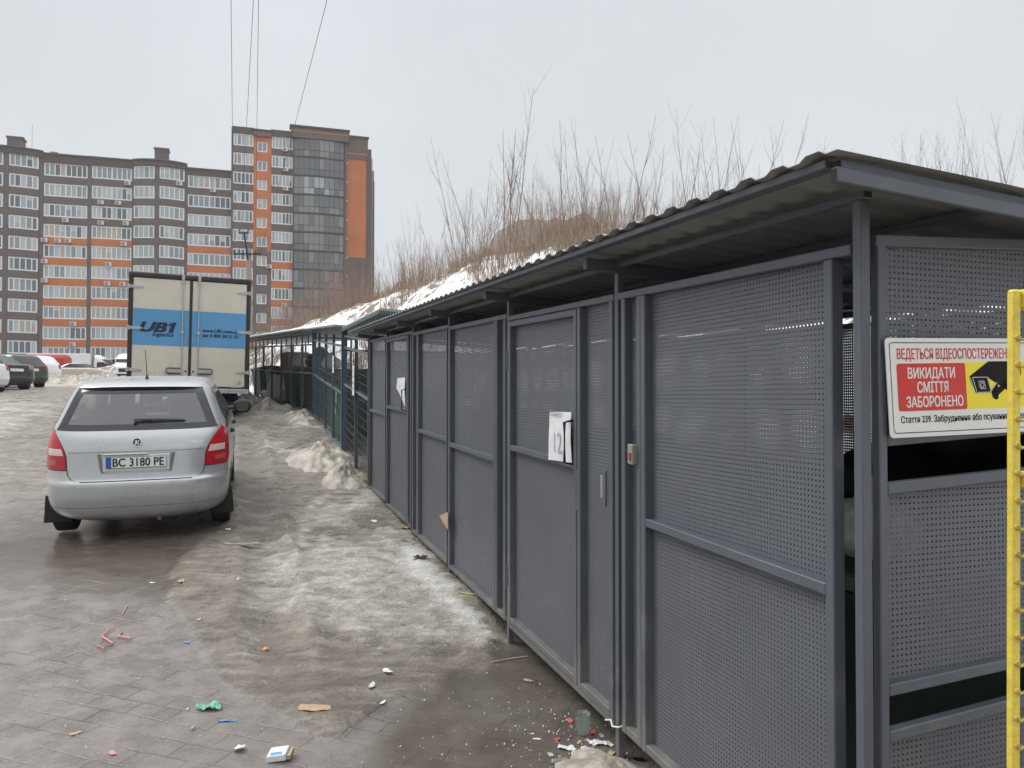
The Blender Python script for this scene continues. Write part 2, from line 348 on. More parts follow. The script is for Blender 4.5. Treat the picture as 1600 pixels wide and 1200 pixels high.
def build_ground():
    ys = np.concatenate([axis([(-400,-60,40),(-60,-8,6),(-8,1.5,.8),(1.5,3,.15),(3,11,.045),(11,19,.11),(19,32,.3),(32,62,1.),(62,130,4),(130,420,25)]), [440]])
    xs = np.concatenate([axis([(-500,-120,30),(-120,-50,6),(-50,-24,1.4),(-24,-9,.3),(-9,-5.2,.12),(-5.2,1.6,.045),(1.6,4,.2),(4,20,2),(20,120,12),(120,500,40)]), [520]])
    X, Y = np.meshgrid(xs, ys); Z = g_arr(X, Y)
    Yc = np.clip(Y, .6, None); PX = 800+1200*X/Yc; PY = 620-1200*(Z-1.6)/Yc
    near = (Y > 2) & (Y < 70) & (X > -45) & (X < 4)
    def M_(poly, soft): return poly_mask(PX, PY, poly, soft)*near
    slush = M_([(350,600),(372,700),(350,815),(268,890),(268,930),(318,1000),(345,1060),(440,1110),(532,1155),(545,1135),(600,1098),(690,1062),(762,1024),(790,985),(735,905),(668,842),(600,778),(596,600)], 14)
    slush = np.maximum(slush, np.clip((Y-9.2)/1.2, 0, 1)*near)
    slush = np.maximum(slush, (Y > 60)*1.)
    ice = M_([(415,880),(450,850),(520,838),(640,840),(690,905),(735,950),(778,995),(745,1020),(640,1008),(560,1005),(470,960),(420,930)], 75)
    ice2 = M_([(455,800),(520,772),(585,755),(602,790),(560,815),(470,835)], 22)*.75
    ice3 = M_([(386,630),(440,640),(495,655),(512,678),(470,672),(400,655)], 10)*.8
    ice4 = M_([(395,690),(520,690),(560,715),(500,735),(430,720)], 18)*.6
    ice5 = M_([(-80,630),(60,612),(130,618),(90,660),(30,690),(-80,715)], 20)*.5
    ice6 = M_([(50,588),(215,588),(215,604),(60,606)], 6)*.95
    ice7 = M_([(330,985),(420,960),(440,1000),(400,1050),(345,1040)], 22)*.32
    ice8 = M_([(120,604),(210,600),(205,640),(130,650)], 12)*.2
    ice9 = M_([(590,842),(660,858),(715,930),(772,996),(740,1012),(690,990),(640,930)], 30)*1.15
    ice = np.max([ice9, ice, ice2, ice3, ice4, ice5, ice6, ice7, ice8], 0)
    wet_shade = M_([(560,1180),(640,1085),(790,985),(735,905),(668,842),(600,778),(640,760),(1000,1100),(1000,1300),(560,1300)], 25)*.8  # wet strip along the fence foot, its shade painted in with it
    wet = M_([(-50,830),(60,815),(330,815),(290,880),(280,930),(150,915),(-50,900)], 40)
    wet = np.maximum(wet, wet_shade)
    edge = M_([(640,840),(700,920),(778,998),(760,1012),(690,960),(620,880)], 30)
    nn = np.zeros(X.shape); n2 = np.zeros(X.shape)
    idx = near & (Y < 34)
    nn[idx] = fbm(X[idx], Y[idx], 2.3, 5, 1.); n2[idx] = fbm(X[idx]*1., Y[idx]*1.5, 9., 3, 5.)
    slush = np.where(near, np.clip((slush+.22*nn+.10*n2-.5)*3.2+.5, 0, 1), slush)
    ice = np.where(near, np.clip((ice+.30*nn+.16*n2-.42)*2.6+.3, 0, 1)*(ice > .02), ice)
    Z = Z+slush*(.020+.014*nn+.008*n2)*near+ice*(.012+.010*nn+.007*n2)+(1-slush)*.004*nn*near
    tr = M_([(395,1010),(520,700),(545,700),(425,1060)], 16)*(Y < 9)
    Z -= .012*tr
    nr, nc = X.shape
    vf = (X-FO.x)*FN.x+(Y-FO.y)*FN.y; band = near*(Y < 15)*(Y > 4.6)
    Z += band*(.030*np.exp(-((vf+1.15+.04*nn)/.055)**2)+.026*np.exp(-((vf+1.62+.05*nn)/.06)**2)-.018*np.exp(-((vf+1.38)/.13)**2))*(1+.5*n2)
    V = np.stack([X, Y, Z], -1).reshape(-1, 3)
    I = np.arange(nr*nc).reshape(nr, nc)
    F = np.stack([I[:-1,:-1], I[:-1,1:], I[1:,1:], I[1:,:-1]], -1).reshape(-1, 4)
    me = bpy.data.meshes.new('ground'); me.vertices.add(len(V)); me.vertices.foreach_set('co', V.ravel())
    me.loops.add(F.size); me.loops.foreach_set('vertex_index', F.ravel()); me.polygons.add(len(F))
    me.polygons.foreach_set('loop_start', np.arange(0, F.size, 4)); me.polygons.foreach_set('loop_total', np.full(len(F), 4)); me.update(calc_edges=True)
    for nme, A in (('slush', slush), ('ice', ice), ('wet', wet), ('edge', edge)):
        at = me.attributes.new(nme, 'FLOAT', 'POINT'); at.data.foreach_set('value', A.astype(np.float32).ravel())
    me.polygons.foreach_set('use_smooth', [True]*len(F))
    from mathutils.bvhtree import BVHTree
    GROUND['t'] = BVHTree.FromPolygons([tuple(v) for v in V], [tuple(f) for f in F.tolist()])
    o = bpy.data.objects.new('ground', me); COL.objects.link(o); o['kind'] = 'structure'
    o['label'] = 'wet paved yard with slush and melting ice'
    m = bpy.data.materials.new('wet_yard'); m.use_nodes = True; t = m.node_tree; b = t.nodes['Principled BSDF']; l = t.links.new
    geo = N(t, 'ShaderNodeNewGeometry')
    def noise(sc, det=6, rough=.6, st=None):
        n = N(t, 'ShaderNodeTexNoise'); n.inputs['Scale'].default_value = sc; n.inputs['Detail'].default_value = det; n.inputs['Roughness'].default_value = rough
        if st:
            mp = N(t, 'ShaderNodeMapping'); mp.inputs['Scale'].default_value = st; mp.inputs['Rotation'].default_value = (0, 0, R(-19.5)); l(geo.outputs['Position'], mp.inputs[0]); l(mp.outputs[0], n.inputs['Vector'])
        else: l(geo.outputs['Position'], n.inputs['Vector'])
        return n.outputs[0]
    def ramp(inp, *stops):
        r = N(t, 'ShaderNodeValToRGB'); c = r.color_ramp
        c.elements[0].position, c.elements[0].color = stops[0][0], (*stops[0][1], 1); c.elements[1].position, c.elements[1].color = stops[-1][0], (*stops[-1][1], 1)
        for p, q in stops[1:-1]: e_ = c.elements.new(p); e_.color = (*q, 1)
        l(inp, r.inputs[0]); return r.outputs[0]
    def math_(op, a, b_=None, clamp=False):
        n = N(t, 'ShaderNodeMath', operation=op); n.use_clamp = clamp
        for i, q in enumerate((a, b_)):
            if q is None: continue
            if isinstance(q, (int, float)): n.inputs[i].default_value = q
            else: l(q, n.inputs[i])
        return n.outputs[0]
    def mixc(f, a, b_):
        n = N(t, 'ShaderNodeMix', data_type='RGBA')
        for i, q in ((0, f), (6, a), (7, b_)):
            if isinstance(q, tuple): n.inputs[i].default_value = (*q, 1)
            elif isinstance(q, (int, float)): n.inputs[i].default_value = q
            else: l(q, n.inputs[i])
        return n.outputs[2]
    def att(nme): a = N(t, 'ShaderNodeAttribute'); a.attribute_name = nme; return a.outputs['Fac']
    big = noise(1.1, 5); mid = noise(5.5, 8, .7); fine = noise(38, 6, .7); tex = noise(160, 3, .7); stretchn = noise(4., 7, .72, (.5, 2.6, 1))
    # pavers
    mp = N(t, 'ShaderNodeMapping'); mp.inputs['Rotation'].default_value = (0, 0, R(20)); l(geo.outputs['Position'], mp.inputs[0])
    dv = N(t, 'ShaderNodeTexNoise'); dv.inputs['Scale'].default_value = 3; l(geo.outputs['Position'], dv.inputs['Vector'])
    ad = N(t, 'ShaderNodeVectorMath', operation='MULTIPLY_ADD'); ad.inputs[1].default_value = (.05, .05, 0); l(dv.outputs['Color'], ad.inputs[0]); l(mp.outputs[0], ad.inputs[2])
    br = N(t, 'ShaderNodeTexBrick'); br.inputs['Scale'].default_value = 1; br.inputs['Brick Width'].default_value = .26; br.inputs['Row Height'].default_value = .13
    br.inputs['Mortar Size'].default_value = .007; br.inputs['Mortar Smooth'].default_value = .6; br.inputs['Color1'].default_value = (.84, .84, .85, 1); br.inputs['Color2'].default_value = (1.12, 1.09, 1.06, 1); br.inputs['Mortar'].default_value = (.62, .60, .57, 1)
    l(ad.outputs[0], br.inputs['Vector'])
    jf = ramp(noise(2.1, 4), (.40, (0,0,0)), (.64, (1,1,1)))
    pav = ramp(mid, (.3, (.140, .122, .109)), (.7, (.232, .208, .190)))
    bm_ = N(t, 'ShaderNodeMix', data_type='RGBA', blend_type='MULTIPLY'); l(math_('MULTIPLY', jf, .6), bm_.inputs[0]); l(pav, bm_.inputs[6]); l(br.outputs['Color'], bm_.inputs[7])
    paver = bm_.outputs[2]
    sl1 = ramp(math_('ADD', math_('MULTIPLY', stretchn, .6), math_('MULTIPLY', mid, .4)), (.33, (.098, .080, .064)), (.46, (.175, .150, .122)), (.57, (.275, .245, .203)), (.69, (.46, .43, .37)))
    blot = noise(7.5, 9, .72)
    snowmix = ramp(math_('ADD', math_('MULTIPLY', stretchn, .25), math_('ADD', math_('MULTIPLY', blot, .55), math_('MULTIPLY', fine, .2))), (.38, (.185, .160, .132)), (.48, (.335, .303, .258)), (.57, (.53, .505, .46)), (.68, (.78, .77, .745)))
    brk = math_('ADD', math_('MULTIPLY', math_('SUBTRACT', mid, .5), 2.2), math_('MULTIPLY', math_('SUBTRACT', fine, .5), .8))
    sf = math_('MULTIPLY', math_('ADD', math_('SUBTRACT', math_('MULTIPLY', att('slush'), 1.6), .3), math_('MULTIPLY', brk, .6)), 1, True)
    icf = math_('MULTIPLY', math_('ADD', math_('SUBTRACT', math_('MULTIPLY', att('ice'), 1.5), .35), math_('MULTIPLY', brk, .8)), 1, True)
    c = mixc(sf, paver, sl1); c = mixc(icf, c, snowmix)
    edf = math_('MULTIPLY', math_('ADD', math_('SUBTRACT', math_('MULTIPLY', att('edge'), 1.5), .55), brk), .9, True)
    c = mixc(edf, c, (.84, .83, .81))
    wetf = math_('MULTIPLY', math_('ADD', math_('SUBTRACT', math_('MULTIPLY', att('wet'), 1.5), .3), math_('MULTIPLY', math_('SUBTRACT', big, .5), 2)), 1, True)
    wcol = N(t, 'ShaderNodeMix', data_type='RGBA', blend_type='MULTIPLY'); l(math_('MULTIPLY', wetf, .75), wcol.inputs[0]); l(c, wcol.inputs[6]); wcol.inputs[7].default_value = (.50, .46, .39, 1)  # wet tint; its darkening also paints shade by the fence and under the car
    sp = ramp(noise(75, 2, .5), (.68, (1, 1, 1)), (.72, (.35, .32, .28)))
    fin = N(t, 'ShaderNodeMix', data_type='RGBA', blend_type='MULTIPLY'); fin.inputs[0].default_value = .7; l(wcol.outputs[2], fin.inputs[6]); l(sp, fin.inputs[7])
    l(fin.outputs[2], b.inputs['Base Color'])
    rr = ramp(math_('ADD', math_('MULTIPLY', big, .5), math_('MULTIPLY', mid, .5)), (.43, (.07,)*3), (.54, (.46,)*3))
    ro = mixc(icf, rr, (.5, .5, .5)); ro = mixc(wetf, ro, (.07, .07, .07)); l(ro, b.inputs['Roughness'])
    hgt = math_('ADD', math_('MULTIPLY', math_('ADD', math_('MULTIPLY', fine, .7), math_('MULTIPLY', tex, .3)), math_('ADD', math_('MULTIPLY', sf, .9), .25)), math_('MULTIPLY', math_('MULTIPLY', br.outputs['Fac'], jf), -.25))
    bp = N(t, 'ShaderNodeBump'); bp.inputs['Strength'].default_value = .8; bp.inputs['Distance'].default_value = .025; l(math_('SUBTRACT', .85, math_('MULTIPLY', wetf, .6)), bp.inputs['Strength']); l(hgt, bp.inputs['Height']); l(bp.outputs[0], b.inputs['Normal'])
    me.materials.append(m)
build_ground()

# ------------------------------------------------------------------ hillside behind the sheds
HP = [FO+FD*-30+FN*2.15, FO+FD*15+FN*2.15]
HP.append(HP[-1]+Vector((-.506, .862))*9); HP.append(HP[-1]+Vector((-.62, .785))*75)
HS = np.array([0, 27, 32, 36, 41, 45, 50, 54, 60, 65, 71, 85, 130.]); HH = np.array([2.6, 3.0, 3.5, 3.9, 4.05, 4.3, 4.75, 4.5, 4.0, 3.25, 2.7, 2.3, 1.2])
def hill_sv(x, y):
    best = None; s0 = 0
    for a, b in zip(HP, HP[1:]):
        d = b-a; Ln = d.length; d = d/Ln; q = Vector((x, y))-a; k = min(max(q.dot(d), 0), Ln)
        c = a+d*k; dist = (Vector((x, y))-c).length; side = (q.x*d.y-q.y*d.x)
        if best is None or dist < best[0]: best = (dist, s0+k, 1 if side > 0 else -1)
        s0 += Ln
    return best[1], best[0]*best[2]
def mound(x, y):                                              # bare flat-topped earth mound on the crest
    k = min(1, max(0, (3.3-abs(x-1.5))/1.6)); q = min(1, max(0, (3.2-abs(y-30))/2.0)); return 1.8*k*k*(3-2*k)*q*(1+.10*mn.noise(Vector((x*1.2, y, 7)))+.10*mn.noise(Vector((x*3.1, y*3, 2))))
def hill_z(x, y):
    s, v = hill_sv(x, y); H = float(np.interp(s, HS, HH)); k = min(max(v/5.2, 0), 1)
    r = H*(k*k*(3-2*k))*.55+H*k*.45+(max(v-5.2, 0))*.055
    n = mn.fractal(Vector((x*.35, y*.35, 3)), 1, 2, 4)*.3*min(1, max(v, 0)/2)+mn.fractal(Vector((x*1.3, y*1.3, 8)), 1, 2, 3)*.08*min(1, max(v, 0))
    md = mound(x, y)
    return g(x, y)+r+n+md-.05, s, v
def build_hill():
    vs = [-.3, 0, .25, .5, .8, 1.1, 1.4, 1.8, 2.2, 2.6, 3, 3.5, 4, 4.5, 5, 5.5, 6, 7, 8, 9, 10, 11, 12, 13, 14, 16, 18, 21, 25, 30, 38, 50, 70]
    P = []; s0 = 0; tot = 45+9+75; A = []
    ss = np.arange(0, tot, .55)
    for s in ss:
        q = s; pos = None
        for i, (a, b) in enumerate(zip(HP, HP[1:])):
            Ln = (b-a).length
            if q <= Ln or i == len(HP)-2:
                pos = a+(b-a)*(q/Ln); break
            q -= Ln
        def dirat(u):
            if u < 45: return Vector((-.3337, .9427))
            if u < 54: return Vector((-.506, .862))
            return Vector((-.62, .785))
        d = sum((dirat(s+o) for o in (-5, -3, -1, 1, 3, 5)), Vector((0, 0)))/6; d.normalize(); n = Vector((d.y, -d.x))
        row = []
        for v in vs:
            p = pos+n*v; z = hill_z(p.x, p.y)[0]
            if v <= 0: z = g(p.x, p.y)-(.35 if v < 0 else .02)
            row.append((p.x, p.y, z))
        P.append(row)
    mb = MB(); mb.grid(P)
    m = bpy.data.materials.new('hill_snow_and_grass'); m.use_nodes = True; t = m.node_tree; b = t.nodes['Principled BSDF']; l = t.links.new
    geo = N(t, 'ShaderNodeNewGeometry')
    def nz_(s, d=6, r=.65):
        n = N(t, 'ShaderNodeTexNoise'); n.inputs['Scale'].default_value = s; n.inputs['Detail'].default_value = d; n.inputs['Roughness'].default_value = r; l(geo.outputs['Position'], n.inputs['Vector']); return n.outputs[0]
    a = nz_(.6, 5); f = nz_(2.6, 8, .72)
    ad = N(t, 'ShaderNodeMath', operation='MULTIPLY_ADD'); ad.inputs[1].default_value = .75; l(f, ad.inputs[0]); l(a, ad.inputs[2])
    at = N(t, 'ShaderNodeAttribute'); at.attribute_name = 'snowy'
    ad2 = N(t, 'ShaderNodeMath', operation='ADD'); l(ad.outputs[0], ad2.inputs[0]); l(at.outputs['Fac'], ad2.inputs[1])
    r = N(t, 'ShaderNodeValToRGB'); r.color_ramp.elements[0].position = .91; r.color_ramp.elements[1].position = .96; l(ad2.outputs[0], r.inputs[0])
    gr = N(t, 'ShaderNodeValToRGB'); gr.color_ramp.elements[0].position = .3; gr.color_ramp.elements[0].color = (.10, .08, .06, 1); gr.color_ramp.elements[1].position = .7; gr.color_ramp.elements[1].color = (.26, .21, .15, 1)
    l(nz_(6, 8, .75), gr.inputs[0])
    sn = N(t, 'ShaderNodeValToRGB'); sn.color_ramp.elements[0].position = .3; sn.color_ramp.elements[0].color = (.58, .57, .56, 1); sn.color_ramp.elements[1].position = .55; sn.color_ramp.elements[1].color = (.82, .83, .85, 1); l(nz_(5, 6), sn.inputs[0])
    mxx = N(t, 'ShaderNodeMix', data_type='RGBA'); l(r.outputs[0], mxx.inputs[0]); l(gr.outputs[0], mxx.inputs[6]); l(sn.outputs[0], mxx.inputs[7]); l(mxx.outputs[2], b.inputs['Base Color'])
    b.inputs['Roughness'].default_value = .75
    bp = N(t, 'ShaderNodeBump'); bp.inputs['Distance'].default_value = .12; bp.inputs['Strength'].default_value = .5; l(f, bp.inputs['Height']); l(bp.outputs[0], b.inputs['Normal'])
    o = mb.build('hillside', m, smooth=True, angle=180); o['kind'] = 'structure'; o['label'] = 'steep bank of patchy snow and dry grass behind the sheds'
    me = o.data; at_ = me.attributes.new('snowy', 'FLOAT', 'POINT'); vals = []
    for (x, y, z) in [q for row in P for q in row]:
        s, v = hill_sv(x, y)
        k = .15 if v < 2.2 else (.06 if v < 5 else -.08)
        if 41 < s < 62 and v < 6.2: k += .06
        if mound(x, y) > .25: k -= .5
        vals.append(k)
    at_.data.foreach_set('value', vals)
build_hill()

# ------------------------------------------------------------------ grey perforated-sheet bin shelter
TW = .033
def perf_panel(parent, t0, t1, z0, z1, v, along=True, name='perforated_panel', sl=SL, vs=0):
    mb = MB()
    if along: pts = [FT(t0, v, z0, sl), FT(t1, v, z0, sl), FT(t1, v, z1, sl), FT(t0, v, z1, sl)]
    else: pts = [FT(v, t0, z0, 0, vs), FT(v, t1, z0, 0, vs), FT(v, t1, z1, 0, vs), FT(v, t0, z1, 0, vs)]
    pts = [(p[0], p[1], p[2]) for p in pts]
    off = (0 if along else 37.0)
    uv = [(t0+off, pts[0][2]), (t1+off, pts[1][2]), (t1+off, pts[2][2]), (t0+off, pts[3][2])]
    # slight waviness of the thin sheet
    nu, nv = 10, 14; P = []; U = []
    A, B, C, D = [Vector(q) for q in pts]
    nrm = (B-A).cross(D-A).normalized(); ph = random.uniform(0, 9)
    for j in range(nv+1):
        row = []; ur = []
        for i in range(nu+1):
            a, b = i/nu, j/nv; p = A.lerp(B, a).lerp(D.lerp(C, a), b)
            e_ = math.sin(math.pi*a)*math.sin(math.pi*b); p = p+nrm*(.006*e_*mn.noise(Vector((a*2.2+ph, b*2.6, ph))))
            row.append(p); ur.append((uv[0][0]*(1-a)+uv[1][0]*a, (uv[0][1]*(1-a)+uv[1][1]*a)*(1-b)+(uv[3][1]*(1-a)+uv[2][1]*a)*b))
        P.append(row); U.append(ur)
    base = len(mb.f); mb.grid(P)
    k = base
    for j in range(nv):
        for i in range(nu): mb.uv[k] = [U[j][i], U[j][i+1], U[j+1][i+1], U[j+1][i]]; k += 1
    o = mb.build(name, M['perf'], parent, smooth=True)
    return o
def shed():
    root = thing('bin_shelter', 'long charcoal grey steel bin shelter with perforated panels and corrugated roof', 'bin shelter', FT(0, 0, 0), world=True)
    posts = [(-1.42, 1), (0.0, 1), (1.47, 1), (2.92, 1), (4.30, 1), (5.72, 1), (6.93, 1)]
    DEP = 1.75
    def tb(mb, t0, t1, v0, v1, z0, z1, sl=SL, vs=0, mi=0): return mb.box(t0, t1, v0, v1, z0, z1, mi, lambda t, v, z: FT(t, v, z, sl, vs))
    for i, (t, k) in enumerate(posts):
        p = FT(t, 0, 0); gz = g(p[0], p[1])-.04; mb = MB(); wd = TW/2
        tb(mb, t-wd, t+wd, -wd, wd, gz, 2.178+SL*t, sl=0); mb.build('post', M['fence'], root, bevel=.003)
        pb = FT(t, DEP, 0); gz = g(pb[0], pb[1])-.3; mb = MB(); tb(mb, t-wd, t+wd, DEP-.02, DEP+.02, gz, 2.06+SL*t, sl=0); mb.build('post', M['fence'], root, bevel=.003)
    # square end plate of the front beam with its dark hollow
    mb = MB(); tb(mb, -1.446, 7.0, -.016, .016, 2.1785, 2.2005); bo = mb.build('front_beam', M['fence'], root, bevel=.003)
    mb = MB(); tb(mb, -1.4475, -1.4462, -.012, .012, 2.182, 2.197); mb.build('tube_hollow', M['tube_in'], bo)
    mb = MB(); tb(mb, -1.42, 7.0, DEP-.02, DEP+.02, 2.045, 2.085); mb.build('rear_beam', M['fence'], root, bevel=.003)
    RS = -.066                                            # fall of the roof towards the hill
    def RT(t, v, z): return FT(t, v, z, SL, RS)
    # purlins under the sheet
    for v in (-.2, .45, 1.1, 1.72):
        mb = MB(); mb.box(-1.53, 7.2, v-.02, v+.02, 2.203, 2.226, 0, RT); mb.build('purlin', M['fence'], root, bevel=.003)
    # end fascia: two hollow tubes
    mb = MB(); mb.box(-1.572, -1.54, -.205, 2.0, 2.1925, 2.219, 0, RT); f1 = mb.build('fascia', M['fence'], root, bevel=.003)
    mb = MB(); mb.box(-1.568, -1.544, -.2065, -.2052, 2.196, 2.2155, 0, RT); mb.build('tube_hollow', M['tube_in'], f1)
    mb = MB(); mb.box(-1.59, -1.566, -.235, 2.0, 2.154, 2.1915, 0, RT); f2 = mb.build('fascia', M['fence'], root, bevel=.003)
    mb = MB(); mb.box(-1.587, -1.569, -.2365, -.2352, 2.158, 2.1875, 0, RT); mb.build('tube_hollow', M['tube_in'], f2)
    for t, _ in posts[1:]:
        mb = MB(); mb.box(t-.018, t+.018, -.17, 1.9, 2.150, 2.2015, 0, RT); mb.build('rafter', M['fence_d'], root, bevel=.003)
    # corrugated sheet
    mb = MB(); per = .135; hh = .0135; P = []
    ts = []; t = -1.60
    while t < 7.25:
        q = hh*random.uniform(.85, 1.1); ts += [(t, 0), (t+.040, 0), (t+.062, q), (t+.110, q)]; t += per
    for v in (-.245, -.2, .3, .8, 1.3, 1.95):
        P.append([FT(t_, v, 2.2275+h+.004*mn.noise(Vector((t_*1.7, v*2, 1))), SL, RS) for t_, h in ts])
    mb.grid(P); P2 = [[(x, y, z+.0015) for x, y, z in r] for r in P]; mb.grid(P2)
    mb.grid([P[0], P2[0]]); mb.grid([P[-1], P2[-1]])
    mb.build('roof', M['roof_under'], root)
    # ---- front bays
    def frame(parent, t0, t1, z0, z1, mid=None, v=0., nm='frame', mats=None, wt=.034, wv=.042):
        mb = MB(); v0, v1 = v-wv/2, v+wv/2
        for a in (t0, t1-wt): mb.box(a, a+wt, v0, v1, z0, z1, 0, lambda t, v_, z: FT(t, v_, z+SL*(0.5*(a+a+wt)), 0))
        for zz in ([z1-wt] if nm == 'door' else [])+[z0]+([mid-wt/2] if mid else []): tb(mb, t0+wt, t1-wt, v0+.0015, v1-.0015, zz, zz+wt)
        return mb.build(nm, mats or M['fence'], parent, bevel=.003)
    def fixed(t0, t1, z0, z1, mid, v=-.004):
        fr = frame(root, t0, t1, z0, z1, mid, v, 'panel_frame')
        if mid:
            perf_panel(fr, t0+.02, t1-.02, z0+.02, mid, v+.017); perf_panel(fr, t0+.02, t1-.02, mid, z1-.0, v+.017)
        else: perf_panel(fr, t0+.02, t1-.02, z0+.02, z1-.0, v+.017)
        return fr
    # corner bay
    a = fixed(-1.335, -.235, .150, 2.0295, 1.09)
    b_ = fixed(-.235+.002, -.062, .150, 2.0295, None)
    mb = MB(); tb(mb, -1.398, -.02, -.019, .017, 2.0305, 2.062); mb.build('top_rail', M['fence'], root, bevel=.003)
    mb = MB(); tb(mb, .022, 1.45, -.019, .017, 2.031, 2.062); mb.build('top_rail', M['fence'], root, bevel=.003)
    mb = MB(); tb(mb, .022, 1.45, -.019, .017, .128, .158); mb.build('bottom_rail', M['fence'], root, bevel=.003)
    # door bay
    fixed(.024, .405, .160, 2.030, None)
    def door(t0, t1, z0, z1, mid):
        d = frame(root, t0, t1, z0, z1, mid, -.006, 'door')
        perf_panel(d, t0+.02, t1-.02, z0+.02, mid, .011); perf_panel(d, t0+.02, t1-.02, mid, z1-.02, .011)
        mb = MB(); zc = mid+.115
        c = lambda z, o_: FT(t0+.045, -.02-o_, z+SL*t0, 0)
        mb.tube([c(zc-.11, 0), c(zc-.10, .05), c(zc+.10, .05), c(zc+.11, 0)], .008, 6); mb.build('handle', M['black'], d, smooth=True)
        mb = MB(); tb(mb, t0-.012, t0+.026, -.026, -.0225, mid-.22, mid-.02); mb.build('lock_plate', M['fence'], d, bevel=.002)
        for zh in (z0+.22, z1-.3):
            mb = MB(); mb.tube([FT(t1+.01, -.024, zh+SL*t1, 0), FT(t1+.01, -.024, zh+.12+SL*t1, 0)], .011, 8); mb.build('hinge', M['fence_d'], d, smooth=True)
        return d
    door(.412, 1.435, .168, 2.026, 1.245)
    # two middle bays
    fixed(1.50, 1.70, .150, 2.048, None); fixed(1.71, 2.89, .150, 2.048, 1.135)
    mb = MB(); tb(mb, 1.49, 2.90, -.019, .017, 2.0485, 2.080); mb.build('top_rail', M['fence'], root, bevel=.003)
    mb = MB(); tb(mb, 1.49, 2.90, -.019, .017, .155, .185); mb.build('bottom_rail', M['fence'], root, bevel=.003)
    fixed(2.95, 4.04, .165, 2.066, 1.165); fixed(4.05, 4.27, .165, 2.066, None)
    mb = MB(); tb(mb, 2.94, 4.28, -.019, .017, 2.067, 2.098); mb.build('top_rail', M['fence'], root, bevel=.003)
    fixed(4.33, 4.50, .185, 2.085, None); door(4.51, 5.66, .195, 2.085, 1.32)
    mb = MB(); tb(mb, 4.32, 5.70, -.019, .017, 2.089, 2.119); mb.build('top_rail', M['fence'], root, bevel=.003)
    fixed(5.745, 6.91, .225, 2.098, 1.225)
    mb = MB(); tb(mb, 5.74, 6.915, -.019, .017, 2.1, 2.13); mb.build('top_rail', M['fence'], root, bevel=.003)
    # latch and small switch box
    mb = MB(); tb(mb, .075, .105, -.034, -.024, 1.10, 1.26); mb.build('lock_plate', M['fence'], root, bevel=.002)
    mb = MB(); tb(mb, .107, .135, -.030, -.022, 1.13, 1.235); mb.build('strike_plate', M['galv'], root, bevel=.002)
    mb = MB(); tb(mb, -.205, -.16, -.048, -.02, 1.32, 1.405); sb = mb.build('switch_box', mat('beige_box', (.25, .25, .20), .5), root, bevel=.004)
    mb = MB(); tb(mb, -.195, -.175, -.054, -.05, 1.34, 1.37); mb.build('button', mat('dull_red', (.3, .09, .05), .5), sb)
    # rear and far walls
    for k in range(6):
        t0 = posts[k][0]+.02; t1 = posts[k+1][0]-.02
        perf_panel(root, t0, t1, .25, 1.985, DEP, name='rear_panel')
        mb = MB(); tb(mb, t0, t1, DEP-.015, DEP+.015, 1.985, 2.012); mb.build('rear_rail', M['fence'], root)
    perf_panel(root, .04, DEP-.03, .35, 2.2, 6.95, along=False, name='far_end_panel')
    # ---- end wall (square to the front)
    TE = -1.43
    def eb(mb, v0, v1, z0, z1, vs=.05, d=0): return mb.box(TE-.015-d, TE+.015-d, v0, v1, z0, z1, 0, lambda t, v, z: FT(t, v, z, 0, vs))
    mb = MB(); mb.box(TE-.016, TE+.014, .034, .062, -.1, 2.02, 0, lambda t, v, z: FT(t, v, z, 0, 0)); mb.build('end_stile', M['fence'], root, bevel=.003)
    mb = MB(); eb(mb, .03, 1.74, 2.008, 2.04, .045); mb.build('end_rail', M['fence'], root, bevel=.003)
    for z, vs in ((1.462, .05), (1.330, .05), (.786, .045), (.660, .06)):
        mb = MB(); eb(mb, .063, 1.73, z, z+.032, vs); mb.build('end_rail', M['fence'], root, bevel=.003)
    perf_panel(root, .06, 1.73, 1.48, 2.012, TE+.006, along=False, name='end_panel', vs=.05)
    perf_panel(root, .06, 1.73, .80, 1.345, TE+.006, along=False, name='end_panel', vs=.05)
    perf_panel(root, .06, 1.73, -.02, .675, TE+.006, along=False, name='end_panel', vs=.055)
    return root
shed()

